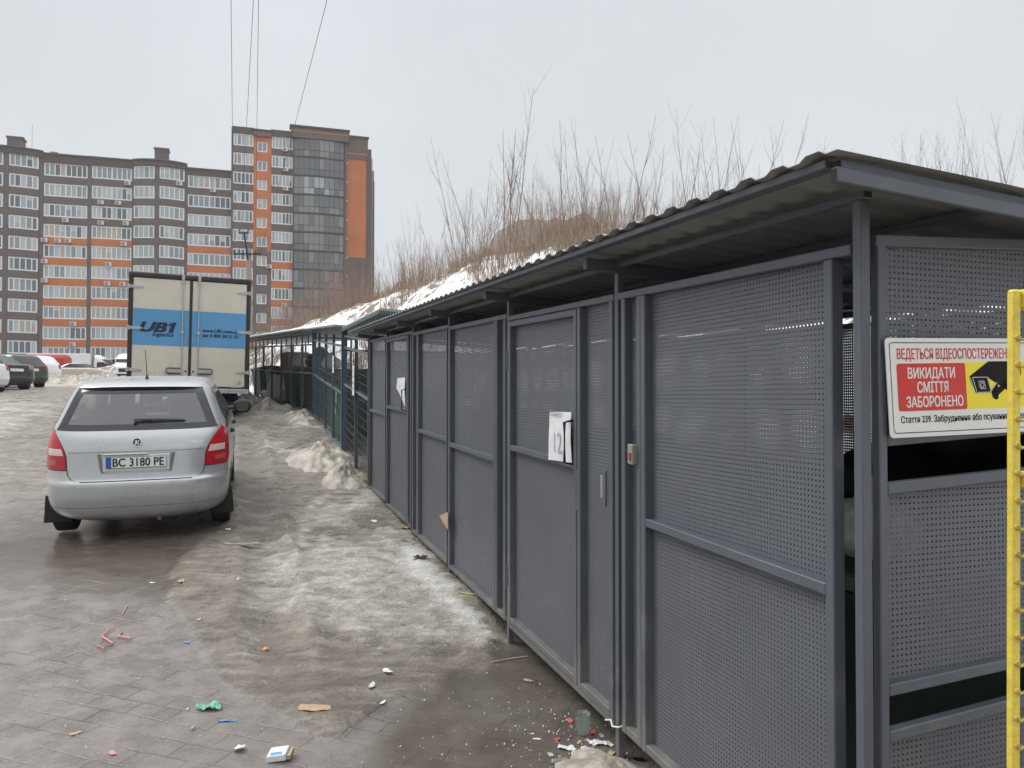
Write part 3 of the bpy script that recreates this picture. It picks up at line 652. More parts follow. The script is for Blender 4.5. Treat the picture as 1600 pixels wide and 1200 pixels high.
# ------------------------------------------------------------------ warning sign on the end wall
def sign():
    TE = -1.452
    # plate hangs a little crooked: its lower edge leans inwards
    W_, H_ = .66, .272
    o = Vector(FT(TE-.004, .040, 1.759, 0)); ux = Vector((FN.x, FN.y, .022)).normalized(); uz = Vector((FN.x*.062, FN.y*.062, -1)).normalized(); nn = -(ux.cross(uz)).normalized()
    if nn.dot(Vector((FD.x, FD.y, 0))) > 0: nn = -nn
    root = thing('warning_sign', 'white metal sign in red, black and yellow forbidding litter, on the shelter end wall', 'sign', o, world=True)
    def P(d): return lambda a, b, e=0: o+ux*a+uz*b+nn*(d+e)
    def rrect(x0, x1, y0, y1, r, n=5):
        q = []
        for cx, cy, s in ((x1-r, y0+r, -90), (x1-r, y1-r, 0), (x0+r, y1-r, 90), (x0+r, y0+r, 180)):
            for k in range(n+1): a = R(s+90*k/n); q.append((cx+r*math.cos(a), cy+r*math.sin(a)))
        return q
    mb = MB(); mb.prism(rrect(0, W_, 0, H_, .012), 0, .004, P(0)); mb.build('plate', M['signwhite'], root, bevel=.0008)
    # black key line
    mb = MB(); a = rrect(.012, W_-.012, .012, H_-.012, .012); b = rrect(.0142, W_-.0142, .0142, H_-.0142, .010)
    for k in range(len(a)): k2 = (k+1) % len(a); T = P(.0046); mb.face([T(*a[k]), T(*a[k2]), T(*b[k2]), T(*b[k])])
    mb.build('border_line', M['ink'], root)
    T = P(.0045)
    mb = MB(); mb.face([T(.16, .068), T(.56, .068), T(.56, .200), T(.16, .200)]); mb.build('yellow_field', M['yellow'], root)
    T2 = P(.0049)
    mb = MB(); mb.face([T2(*q) for q in rrect(.034, .283, .070, .200, .008)]); mb.build('red_field', M['red'], root)
    def txt(nm, s, x, y, size, width, m_, d, **k):
        mb = MB(); T3 = P(d); add_text(mb, s, lambda a, b: T3(x+a, y-b), size, width, **k); return mb.build(nm, m_, root)
    txt('heading', 'ВЕДЕТЬСЯ ВІДЕОСПОСТЕРЕЖЕННЯ', .038, .058, .040, .442, M['red'], .0047, bold=.0004)
    for s, x, y, wd in (('ВИКИДАТИ', .072, .111, .170), ('СМІТТЯ', .103, .150, .112), ('ЗАБОРОНЕНО', .062, .190, .206)):
        txt('prohibition', s, x, y, .0405, wd, M['signwhite'], .0053, bold=.0007)
    txt('legal_note', 'Стаття 239. Забруднення або псування земель', .040, .232, .0255, .48, M['ink'], .0047, bold=.0004)
    # camera pictogram
    T4 = P(.0050); T5 = P(.0054); T6 = P(.0058)
    cp = MB(); cp.face([T4(*q) for q in [(.297, .108), (.372, .066), (.50, .066), (.50, .105), (.44, .150), (.372, .115), (.366, .109)]])
    cp.face([T4(*q) for q in [(.297, .108), (.366, .109), (.378, .150), (.372, .156), (.318, .156), (.300, .122)]])
    cp.face([T4(*q) for q in [(.376, .150), (.405, .122), (.405, .172), (.398, .176), (.388, .174), (.382, .168)]])
    cp.face([T4(*q) for q in [(.388, .150), (.46, .112), (.468, .122), (.395, .170)]])
    c_ = cp.build('camera_symbol', M['ink'], root)
    cl = MB()
    def line(pts, wd=.0016, T=T5, close=False):
        q = [Vector((a, b, 0)) for a, b in pts]
        if close: q.append(q[0])
        for a, b in zip(q, q[1:]):
            d = (b-a).normalized(); n_ = Vector((-d.y, d.x, 0))*wd/2
            cl.face([T(*(a+n_).xy), T(*(b+n_).xy), T(*(b-n_).xy), T(*(a-n_).xy)])
    line([(.308, .111), (.364, .111), (.376, .150), (.370, .154), (.322, .154), (.313, .125)], close=True)
    line([(.300, .112), (.312, .145), (.315, .156)]); line([(.376, .152), (.402, .126)])
    line([(.331, .122), (.352, .122), (.357, .144), (.338, .144), (.333, .138)], .0013, close=True)
    circ = [(.344+.0065*math.cos(k*.5236), .133+.0075*math.sin(k*.5236)) for k in range(12)]; line(circ, .0022, close=True)
    cl.build('outline', M['signwhite'], c_)
    for x, y in ((.014, .018), (.016, H_-.018)):
        mb = MB(); mb.lathe([(.0001, .0062), (.003, .006), (.004, .0045)], 10, lambda a, b, c: P(c)(x+a, y+b)); mb.build('rivet', M['galv'], root, smooth=True)
sign()

# ------------------------------------------------------------------ papers taped to the doors
def paper(label, t0, t1, z0, z1, lean, text=None, curl=.012, v=-.03, lb=0):
    nu, nv = 8, 10; P = []
    for j in range(nv+1):
        row = []
        for i in range(nu+1):
            a, b = i/nu, j/nv
            t = t0+(t1-t0)*a+lean*(1-b)*.0+lean*(a-.5)*0; z = z0+lb*a+(z1-z0-lb*a)*b+lean*a
            row.append(FT(t, v-curl*(math.sin(b*2.6)*.5+.9*(a**3)*(1-b)**1.5+.25*mn.noise(Vector((a*3, b*3, t0)))), z+SL*t, 0))
        P.append(row)
    org = Vector(P[0][0]); mb = MB(); mb.grid(P); root = mb.build('paper_notice', M['white'], None, smooth=True, org=org, angle=180)
    tag(root, label, 'notice')
    if text:
        mb = MB(); vs, fs = text_geo(text, .13)
        x1 = max(a for a, b in vs); wd = abs(t1-t0)*.42; f = wd/x1
        def S(a, b):
            u = .62-(a*f)/abs(t1-t0) if False else .0
            return None
        for q in fs: pass
        i0 = len(mb.v)
        for a, b in vs:
            t = t1-.05-(a*f)*1.0; z = z0+.045+b*1.15
            bb = (z-z0)/(z1-z0); aa = (t-t0)/(t1-t0)
            mb.v.append(FT(t, v-curl*(math.sin(bb*2.6)*.5+.9*(max(aa, 0)**3)*(1-bb)**1.5)-.004, z+lean*aa+SL*t, 0))
        for q in fs: mb.f.append(tuple(i0+j for j in q)); mb.m.append(0)
        o = mb.build('number', mat('pencil_grey', (.42, .42, .45), .7), None); o.parent = root
        for vtx in o.data.vertices: vtx.co = vtx.co-org
        mb = MB()
        for k in range(3):
            zt = z1-.012-.007*k
            mb.face([FT(t, v-.012, zz+SL*t, 0) for t, zz in ((t1-.02, zt), (t0+.09+.02*k, zt), (t0+.09+.02*k, zt-.003), (t1-.02, zt-.003))])
        o = mb.build('printed_line', M['greyink'], None); o.parent = root
        for vtx in o.data.vertices: vtx.co = vtx.co-org
    return root
# number lies over the lower half of the sheet
paper('white paper sheet numbered 12 taped behind the handle of the nearest grey door', .452, .735, 1.255, 1.51, -.012, '12', v=-.032)
paper('crooked blank white paper sheet tucked behind the handle of the far grey door', 4.56, 4.96, 1.36, 1.66, -.01, None, v=-.032, lb=.19)
mb = MB(); mb.prism([(2.81, .47), (3.07, .535), (2.81, .61)], 0, .004, lambda t, z, d: FT(t, -.052-d+.02*(3.07-t), z+SL*t, 0)); tag(mb.build('cardboard_scrap', M['cardboard'], org=FT(2.9, -.05, .6)), 'small triangle of tan cardboard stuck in the middle of the grey panels', 'cardboard')
p0 = FT(0, 0, .055)
mb = MB(); mb.tube([FT(.03, -.03, .16, 0), FT(-.01, -.045, .15, 0), FT(-.04, -.03, .155, 0), FT(-.045, .03, .165, 0)], .004, 6); mb.tube([FT(.03, -.03, .16, 0), FT(.05, -.05, .155, 0)], .004, 6)
tag(mb.build('white_tie', M['white'], org=FT(0, -.04, .15), smooth=True), 'white plastic tie looped round the foot of a grey shelter post', 'tie')

# ------------------------------------------------------------------ yellow wire-mesh gate leaf at the right edge
def yellow_gate():
    base = Vector((.985, 1.5, 0)); base.z = 0
    top = Vector((.966, 1.475, 1.806)); bot = Vector((.944, 1.475, .03))
    root = thing('yellow_gate', 'yellow painted steel frame strung with bent wires at the shelter corner', 'gate', base, world=True)
    d = Vector((.93, .37, 0)).normalized(); w_ = .0098; th = .0088
    nrm = Vector((-d.y, d.x, 0))
    mb = MB()
    for c in (bot, top): pass
    i = 0
    for c in (bot, top): mb.v += [tuple(c-d*w_-nrm*th), tuple(c+d*w_-nrm*th), tuple(c+d*w_+nrm*th), tuple(c-d*w_+nrm*th)]
    for k in range(4): mb.f.append((k, (k+1) % 4, 4+(k+1) % 4, 4+k)); mb.m.append(0)
    mb.f += [(3,2,1,0), (4,5,6,7)]; mb.m += [0, 0]
    mb.build('frame_post', M['yellowpaint'], root, bevel=.004)
    for zz, h in ((1.806-.0185, .037), (1.44, .03), (.30, .03)):
        k = (zz-.03)/1.776; c = bot.lerp(top, k)
        mb = MB(); mb.beam(c+d*w_, c+d*1.1, .032, h); mb.build('frame_rail', M['yellowpaint'], root, bevel=.003)
    c2 = bot+d*1.1; t2 = top+d*1.1
    mb = MB(); mb.beam(c2, t2, .037, .037, up=d); mb.build('frame_post', M['yellowpaint'], root, bevel=.003)
    n = 32
    for i in range(n):
        k = .045+.93*i/n; c = bot.lerp(top, k)
        mb = MB(); s = .0035; sag = .006 if i % 2 else -.004
        pts = [c-nrm*(th+.002)-d*(w_-.006)+Vector((0,0,.004)), c-nrm*(th+.004)-d*.0+Vector((0,0,-.001)), c-nrm*(th+.004)+d*w_, c-nrm*.006+d*(w_+.05)+Vector((0,0,sag)), c+d*.55+Vector((0,0,-.02+sag)), c+d*1.09]
        mb.tube(pts, .0032, 5); mb.lathe([(.0001, .004), (.005, .003), (.006, 0), (.005, -.003), (.0001, -.004)], 8, lambda a, b, z: pts[0]+Vector((a, z, b)))
        mb.build('mesh_wire', M['rustwire'], root, smooth=True)
yellow_gate()

# ------------------------------------------------------------------ bins
def bin_box(label, loc, rot, wd, dp, h, body, lid=None, group=None, wheels=True, open_=False, bag=None):
    root = thing('waste_container', label, 'waste bin', loc, rot, group)
    mb = MB(); a, b = wd/2, dp/2; k = .86
    P = []
    for z, f, in ((.12, k), (.14, k), (h*.7, .97), (h*.86, 1.0), (h*.86, 1.05), (h*.92, 1.05)):
        P.append([(sx_*a*f, sy_*b*f, z) for sx_, sy_ in ((-1,-1), (1,-1), (1,1), (-1,1))])
    mb.grid(P, closed=True); mb.face(P[0][::-1]); mb.face([(x*.9, y*.9, h*.86) for x, y, z in P[-1]])
    for x in (-.6, -.2, .2, .6): mb.box(x*a-.02, x*a+.02, -b*.985-.012, -b*.90, .16, h*.68)
    mb.build('body', body, root, bevel=.015)
    if not open_:
        mb = MB(); Q = []
        for i in range(9):
            t = math.pi*i/8; Q.append([(-a*1.03, -b*1.05*math.cos(t), h*.925+.12*math.sin(t)), (a*1.03, -b*1.05*math.cos(t), h*.925+.12*math.sin(t))])
        mb.grid(Q); mb.face([q[0] for q in Q]); mb.face([q[1] for q in Q][::-1]); mb.build('lid', lid or body, root, bevel=.008)
    if wheels:
        for sx_ in (-1, 1):
            for sy_ in (-1, 1):
                mb = MB(); mb.lathe([(.001, -.02), (.07, -.02), (.075, 0), (.07, .02), (.001, .02)], 14, lambda x, y, z: (sx_*a*.7+z, sy_*b*.68+x, .075+y)); mb.build('wheel', M['rubber'], root, smooth=True)
    return root
def bag(label, loc, r, m_, cat='rubbish bag', group=None, sq=.8):
    bm = bmesh.new(); bmesh.ops.create_icosphere(bm, subdivisions=3, radius=1)
    sd = random.uniform(0, 99)
    for v in bm.verts:
        n = v.co.normalized(); f = 1+.22*mn.fractal(n*1.8+Vector((sd, 0, 0)), 1, 2, 4)+.08*mn.noise(n*6+Vector((0, sd, 0)))
        v.co = Vector((n.x*r*f, n.y*r*f, (max(n.z, -.62)+.62)*r*sq*f+(.35*r if n.z > .93 else 0)))
    me = bpy.data.meshes.new('rubbish_bag'); bm.to_mesh(me); bm.free(); me.materials.append(m_); me.polygons.foreach_set('use_smooth', [True]*len(me.polygons))
    o = bpy.data.objects.new('rubbish_bag', me); COL.objects.link(o); o.location = loc; return tag(o, label, cat, group)
FROT = math.atan2(FD.y, FD.x)
def fbin(label, t, v, body, **k):
    p = FT(t, v, 0); return bin_box(label, (p[0], p[1], g(p[0], p[1])+.01), FROT, k.pop('wd', 1.15), k.pop('dp', .85), k.pop('h', 1.2), body, **k)
fbin('green lidded waste container just inside the shelter corner under a white bag', -.74, .80, M['bin_dark'], lid=M['bin_green'], h=1.0, wd=1.0, dp=.8)
p = FT(-.95, .50, 0); bag('white rubbish bag on the green container seen through the corner gap', (p[0], p[1], 1.05), .16, M['bag_white'])
for k, (t, v, z, r_) in enumerate(((-.95, 1.35, 1.0, .30), (-.35, 1.30, 1.02, .32), (-1.15, 1.05, 1.02, .2), (-.65, 1.45, 1.30, .27))):  # black bags added to darken the shelter interior
    p = FT(t, v, 0); bag(('added black rubbish bag darkening the back of the shelter corner', 'added black rubbish bag heaped beside the corner container to darken the inside', 'small added black rubbish bag by the end wall opening, darkening the inside', 'topmost added black rubbish bag of the darkening heap behind the corner container')[k], (p[0], p[1], z), r_, M['bag_black'])
fbin('added dark waste container darkening the back of the shelter corner under black bags', -.7, 1.38, M['bin_dark'], h=1.0, wd=1.2, dp=.6)  # added with the bags to darken the interior
fbin('green waste container behind the grey door numbered 12', .72, .85, M['bin_green'])
fbin('dark waste container behind the middle grey panels', 2.2, .85, M['bin_dark'])
fbin('brown waste container behind the far grey door', 4.4, .85, M['bin_brown'])

# ------------------------------------------------------------------ old green wire cages
def cage(root, A, B, zA, zB, h, nbay, post, wire, rails=(0.02, .5, .86, 1.), pb=-.25, pw=.045, wstep=.10, hstep=.16, wz=(.04, .86)):
    A = Vector(A); B = Vector(B); d = (B-A); Ln = d.length; d.normalize(); n3 = Vector((d.y, -d.x, 0))
    def Pt(s, z): q = A+d*s; return Vector((q.x, q.y, zA+(zB-zA)*s/Ln+z))
    for i in range(nbay+1):
        s = Ln*i/nbay; mb = MB(); mb.beam(Pt(s, pb), Pt(s, h), pw, pw, up=n3); mb.build('post' if pb < 0 else 'strut', post, root)
    for k in rails:
        mb = MB(); mb.beam(Pt(0, h*k)-n3*.004, Pt(Ln, h*k)-n3*.004, .03, .035); mb.build('rail', M['cagegrey'], root)
    mb = MB()
    s = wstep/2
    while s < Ln:
        mb.beam(Pt(s, h*wz[0]), Pt(s, h*wz[1]), .005, .005, up=n3); s += wstep
    z = h*wz[0]
    while z < h*wz[1]:
        mb.beam(Pt(0, z), Pt(Ln, z), .004, .004); z += hstep
    mb.build('wire_infill', wire, root)
    return Pt, n3, Ln
def near_cage():
    a = FT(6.99, 0, 0); root = thing('wire_cage', 'green and blue wire cage for bins between the grey shelter and the far cage', 'bin cage', (a[0], a[1], g(a[0], a[1])), world=True)
    def F3(t, v): p = FT(t, v, 0); return Vector((p[0], p[1], 0))
    # lower section beside the grey shelter
    cage(root, F3(7.02, 0), F3(9.5, 0), .34, .58, 2.03, 2, M['cage'], M['wire'], rails=(.02, .60, .895, .985), wz=(.03, .89), wstep=.11, hstep=.12)
    # upper section on the rising ground
    cage(root, F3(9.62, -.02), F3(14.9, -.02), .70, 1.16, 1.94, 4, M['cageblue'], M['wirelit'], rails=(.02, .49, .89, .99), wz=(.03, .89), wstep=.14, hstep=.22)
    for t, z0, z1 in ((9.56, .4, 2.72), (14.95, .9, 3.15)):
        q = F3(t, -.01); mb = MB(); mb.beam((q.x, q.y, z0), (q.x, q.y, z1), .09, .09, up=FN.to_3d()); mb.build('corner_post', M['cageblue'], root)
    # solid lower sheets
    for (t0, t1, za, zb, v) in ((9.66, 11.95, .74, .93, .05), (12.05, 14.8, .93, 1.15, .12)):
        q0, q1 = F3(t0, v), F3(t1, v); mb = MB()
        mb.box(0, 1, 0, .01, 0, 1, 0, lambda a, b, c: Vector((q0.x+(q1.x-q0.x)*a+FN.x*b, q0.y+(q1.y-q0.y)*a+FN.y*b, za+(zb-za)*a+c*.93)))
        mb.build('sheet_panel', M['bin_green'] if t0 < 10 else M['bin_dark'], root)
    # end frames towards the hill
    for t, za in ((9.56, .6), (14.95, 1.2)):
        q0, q1 = F3(t, 0), F3(t, 1.8)
        for k in (.02, .95, 1.75):
            mb = MB(); mb.beam((q0.x, q0.y, za+k), (q1.x, q1.y, za+k), .03, .03); mb.build('side_rail', M['cage'], root)
        mb = MB(); mb.beam((q1.x, q1.y, za-.3), (q1.x, q1.y, za+1.9), .045, .045, up=FD.to_3d()); mb.build('post', M['cage'], root)
    # roofs: a raised sheet over the lower section and a flatter, snow-covered one beyond
    def slab(nm, pts, th, m_):
        mb = MB(); n = len(pts); i = len(mb.v); mb.v += [tuple(p) for p in pts]+[(p[0], p[1], p[2]+th) for p in pts]
        mb.f.append(tuple(range(n))[::-1]); mb.f.append(tuple(range(n, 2*n))); mb.m += [0, 0]
        for k in range(n): mb.f.append((k, (k+1) % n, n+(k+1) % n, n+k)); mb.m.append(0)
        return mb.build(nm, m_, root)
    P = lambda t, v, z: FT(t, v, z, 0)
    slab('roof', [P(5.88, -.06, 2.605), P(9.5, -.06, 2.69), P(9.5, 2.0, 2.62), P(5.88, 2.0, 2.53)], .03, M['roof_under'])
    mb = MB(); mb.beam(P(5.88, -.055, 2.59), P(9.5, -.055, 2.665), .04, .04); mb.beam(P(5.90, -.055, 2.585), P(5.90, 2.0, 2.51), .04, .03); mb.build('roof_edge', M['cage'], root)
    r2 = slab('roof', [P(9.45, -.18, 2.73), P(15.1, -.18, 3.14), P(15.1, 2.0, 3.08), P(9.45, 2.0, 2.66)], .03, M['roof_under'])
    # old snow lying on the flatter roof
    Q = []
    for i in range(25):
        t = 9.46+5.5*i/24
        Q.append([Vector(P(t, v, 2.765+.0726*(t-9.45)+(-.02 if j in (0, 6) or i in (0, 24) else .05)*(1+.8*mn.noise(Vector((t*1.5, v*2, 4)))))) for j, v in enumerate((-.16, -.12, .3, .8, 1.3, 1.85, 1.95))])
    mb = MB(); mb.grid(Q); mb.build('snow_cover', M['snow'], r2, smooth=True)
    for (t, z0, z1, wv, m_, lines) in ((8.15, 1.62, 2.05, .17, M['white'], 4), (10.7, 2.02, 2.32, .20, M['white'], 2)):
        mb = MB(); mb.box(t-wv/2, t+wv/2, -.06, -.056, z0, z1, 0, lambda a, b, c: FT(a, b, c, 0)); o = mb.build('paper_notice', m_, None, org=FT(t, -.06, z0, 0))
        tag(o, 'narrow upright white notice on the blue cage nearest the grey shelter' if t < 9 else 'small pale notice on the wire cage beside the blue corner post', 'notice')
        mb = MB()
        for k in range(lines): mb.box(t-wv*.3, t+wv*(.1+.1*(k % 3)), -.0615, -.0605, z1-.09-.085*k, z1-.06-.085*k, 0, lambda a, b, c: FT(a, b, c, 0))
        i = mb.build('print', M['greyink'], None, org=FT(t, -.06, z0, 0)); i.location = (0,0,0); i.parent = o
    # white arrow emblem on the green sheet
    mb = MB(); cx, cz = 11.2, 1.55
    for k in range(3):
        a = R(90+120*k); rot = lambda x, z, a=a: (x*math.cos(a)-z*math.sin(a), x*math.sin(a)+z*math.cos(a))
        for q in ([(-.12, -.20), (.10, -.20), (.10, -.11), (-.07, -.11)], [(.10, -.25), (.22, -.155), (.10, -.06)]):
            mb.face([FT(cx-rot(x, z)[0]*1.1, .035, cz+rot(x, z)[1]*.95, 0) for x, z in q])
    mb.build('arrow_emblem', M['white'], root)
    fbin('blue waste container in the cage next to the blue corner post', 8.3, .75, M['bin_blue'], h=1.08)
    fbin('dark green waste container in the upper half of the middle cage', 11.6, .85, M['bin_dark'], h=1.08)
    fbin('brown waste container at the far end of the middle cage', 13.4, .85, M['bin_brown'], h=1.08)
near_cage()
def far_cage():
    S = Vector(FT(14.98, 0, 0)); S.z = 0; D = Vector((-.506, .862, 0)).normalized(); n3 = Vector((D.y, -D.x, 0)); E_ = S+D*9.2
    root = thing('wire_cage', 'long dark wire cage for bins under a snowy roof beyond the blue posts', 'bin cage', (S.x, S.y, g(S.x, S.y)), world=True)
    zA, zB = 1.20, 1.62
    cage(root, S, E_, zA, zB, 1.62, 9, M['cage'], M['wire'], rails=(.02, .575, .985), wz=(.03, .97), wstep=.12, hstep=.2)
    cage(root, S, E_, zA+1.62, zB+1.62-.06, .22, 18, M['cage'], M['wire'], rails=(.98,), pb=.0, pw=.025, wz=(.9, .91), wstep=5, hstep=9)
    for v in (1.9,):
        cage(root, S+n3*v, E_+n3*v, zA, zB, 1.85, 6, M['cage'], M['wire'], rails=(.5, .99), wz=(.03, .97), wstep=.3, hstep=.45)
    pts = []
    for s, v, z in ((-.1, -.28, 3.115), (9.3, -.28, 3.42), (9.3, 1.75, 3.39), (-.1, 1.75, 3.07)):
        q = S+D*s+n3*v; pts.append((q.x, q.y, z))
    mb = MB(); mb.v = [tuple(p) for p in pts]+[(p[0], p[1], p[2]+.035) for p in pts]; mb.f = [(3,2,1,0), (4,5,6,7)]+[(k, (k+1) % 4, 4+(k+1) % 4, 4+k) for k in range(4)]; mb.m = [0]*6
    r = mb.build('roof', M['roof_under'], root)
    Q = []
    for i in range(40):
        s = -.02+9.2*i/39
        Q.append([S+D*s+n3*v+Vector((0, 0, 3.152+.0325*s-.02*v+(-.02 if j in (0, 6) or i in (0, 39) else .055)*(1+.8*mn.noise(Vector((s*1.1, v*2, 1)))))) for j, v in enumerate((-.25+.05*mn.noise(Vector((s*2, 0, 0))), -.2, .3, .8, 1.2, 1.5, 1.7))])
    mb = MB(); mb.grid(Q); mb.build('snow_cover', M['snow'], r, smooth=True)
    rot = math.atan2(D.y, D.x)
    specs = [(.85, M['bin_dark'], 'dark green waste container at the near end of the far cage'), (2.35, M['bin_brown'], 'dark brown waste container in the far cage, second from its near end'), (3.75, M['bin_dark'], 'dark waste container in the middle of the far cage beside a pile of sacks'), (6.2, M['bin_blue'], 'narrow blue waste container towards the far end of the far cage'), (7.9, M['bin_dark'], 'dark waste container at the far end of the far cage near the truck')]
    for s, b, lab in specs:
        q = S+D*s+n3*.8; bin_box(lab, (q.x, q.y, zA+.046*s-.02), rot, .7 if b is M['bin_blue'] else 1.2, .85, 1.0, b)
    labs = ['black rubbish bag heaped on top of the brown container in the far cage', 'white rubbish bag lying on the near container of the far cage', 'pale rubbish bag hanging over the rim in the middle of the far cage', 'white rubbish sack standing on the ground inside the far cage front']
    for (s, v, z, r_, m_), lab in zip(((2.3, .8, 1.04, .34, 'bag_black'), (1.0, .7, 1.04, .24, 'bag_white'), (3.6, .6, 1.05, .22, 'bag_white'), (4.9, .35, .06, .42, 'bag_white')), labs):
        q = S+D*s+n3*v; bag(lab, (q.x, q.y, zA+.046*s+z), r_, M[m_])
    q = S+D*5.2+n3*.9; mb = MB(); mb.box(-.45, .45, -.3, .3, 0, 1.45, 0, lambda x, y, z: Vector((q.x+D.x*x+n3.x*y, q.y+D.y*x+n3.y*y, zA+.24+z)))
    mb.box(-.5, .5, -.33, .33, 1.0, 1.06, 0, lambda x, y, z: Vector((q.x+D.x*x+n3.x*y, q.y+D.y*x+n3.y*y, zA+.24+z)))
    tag(mb.build('cardboard_box', M['straw'], None, org=(q.x, q.y, zA+.24)), 'tall tan cardboard box standing inside the far wire cage', 'box')
far_cage()

# ------------------------------------------------------------------ heaps of old snow
def snow_heap(label, c, rx, ry, h, rot, seed, m_=None):
    na, nr = 72, 22; mb = MB(); P = []; gz = g(c[0], c[1])
    for i in range(nr+1):
        r = i/nr; row = []
        for j in range(na):
            a = 2*math.pi*j/na; ca, sa = math.cos(a), math.sin(a)
            k = 1+.28*mn.fractal(Vector((ca*1.3+seed, sa*1.3, 1)), 1, 2, 4); x, y = rx*r*k*ca, ry*r*k*sa
            q = Vector((x*2.6+seed, y*2.6, 3)); n1 = mn.fractal(q, 1, 2, 3); n2 = mn.fractal(q*3.3, .8, 2, 4)
            z = h*((1-r**1.5)*(1+.55*n1)+.20*n2*(1-r*r)+.10*max(0, n1))-.03*(r > .97)
            w_ = Vector((c[0]+x*math.cos(rot)-y*math.sin(rot), c[1]+x*math.sin(rot)+y*math.cos(rot))); z = max(z, -.02)+g(w_.x, w_.y)+.015*(1-r)
            row.append((x, y, z-gz))
        P.append(row)
    mb.grid(P, closed=True); o = mb.build('snow_heap', m_ or M['dirtysnow'], smooth=True, angle=180); o.location = (c[0], c[1], gz); o.rotation_euler = (0, 0, rot)
    return tag(o, label, 'snow heap', 'dirty snow heaps along the bin shelters')
p = FT(8.85, -.40, 0); snow_heap('large dirty snow heap against the cage by the blue corner post', p, .95, .50, .23, FROT+.12, 3)
p = FT(7.4, -.22, 0); snow_heap('dirty snow heap beside the far end of the grey shelter', p, .55, .36, .24, FROT, 11)
p = ground_at(425, 641); snow_heap('low whitish snow heap at the foot of the far cage', p, .6, .35, .26, .4, 21)
p = ground_at(388, 630); snow_heap('flat snow heap by the truck at the end of the far cage', p, .7, .4, .26, .4, 31)
p = ground_at(470, 655); snow_heap('thin melting snow heap along the front of the far cage', p, 1.3, .35, .2, R(115), 41)
p = FT(-.12, -.12, 0); snow_heap('slab of grey melting snow under the nearest grey panel', (p[0]-.02, p[1]-.1), .34, .20, .075, FROT, 51)

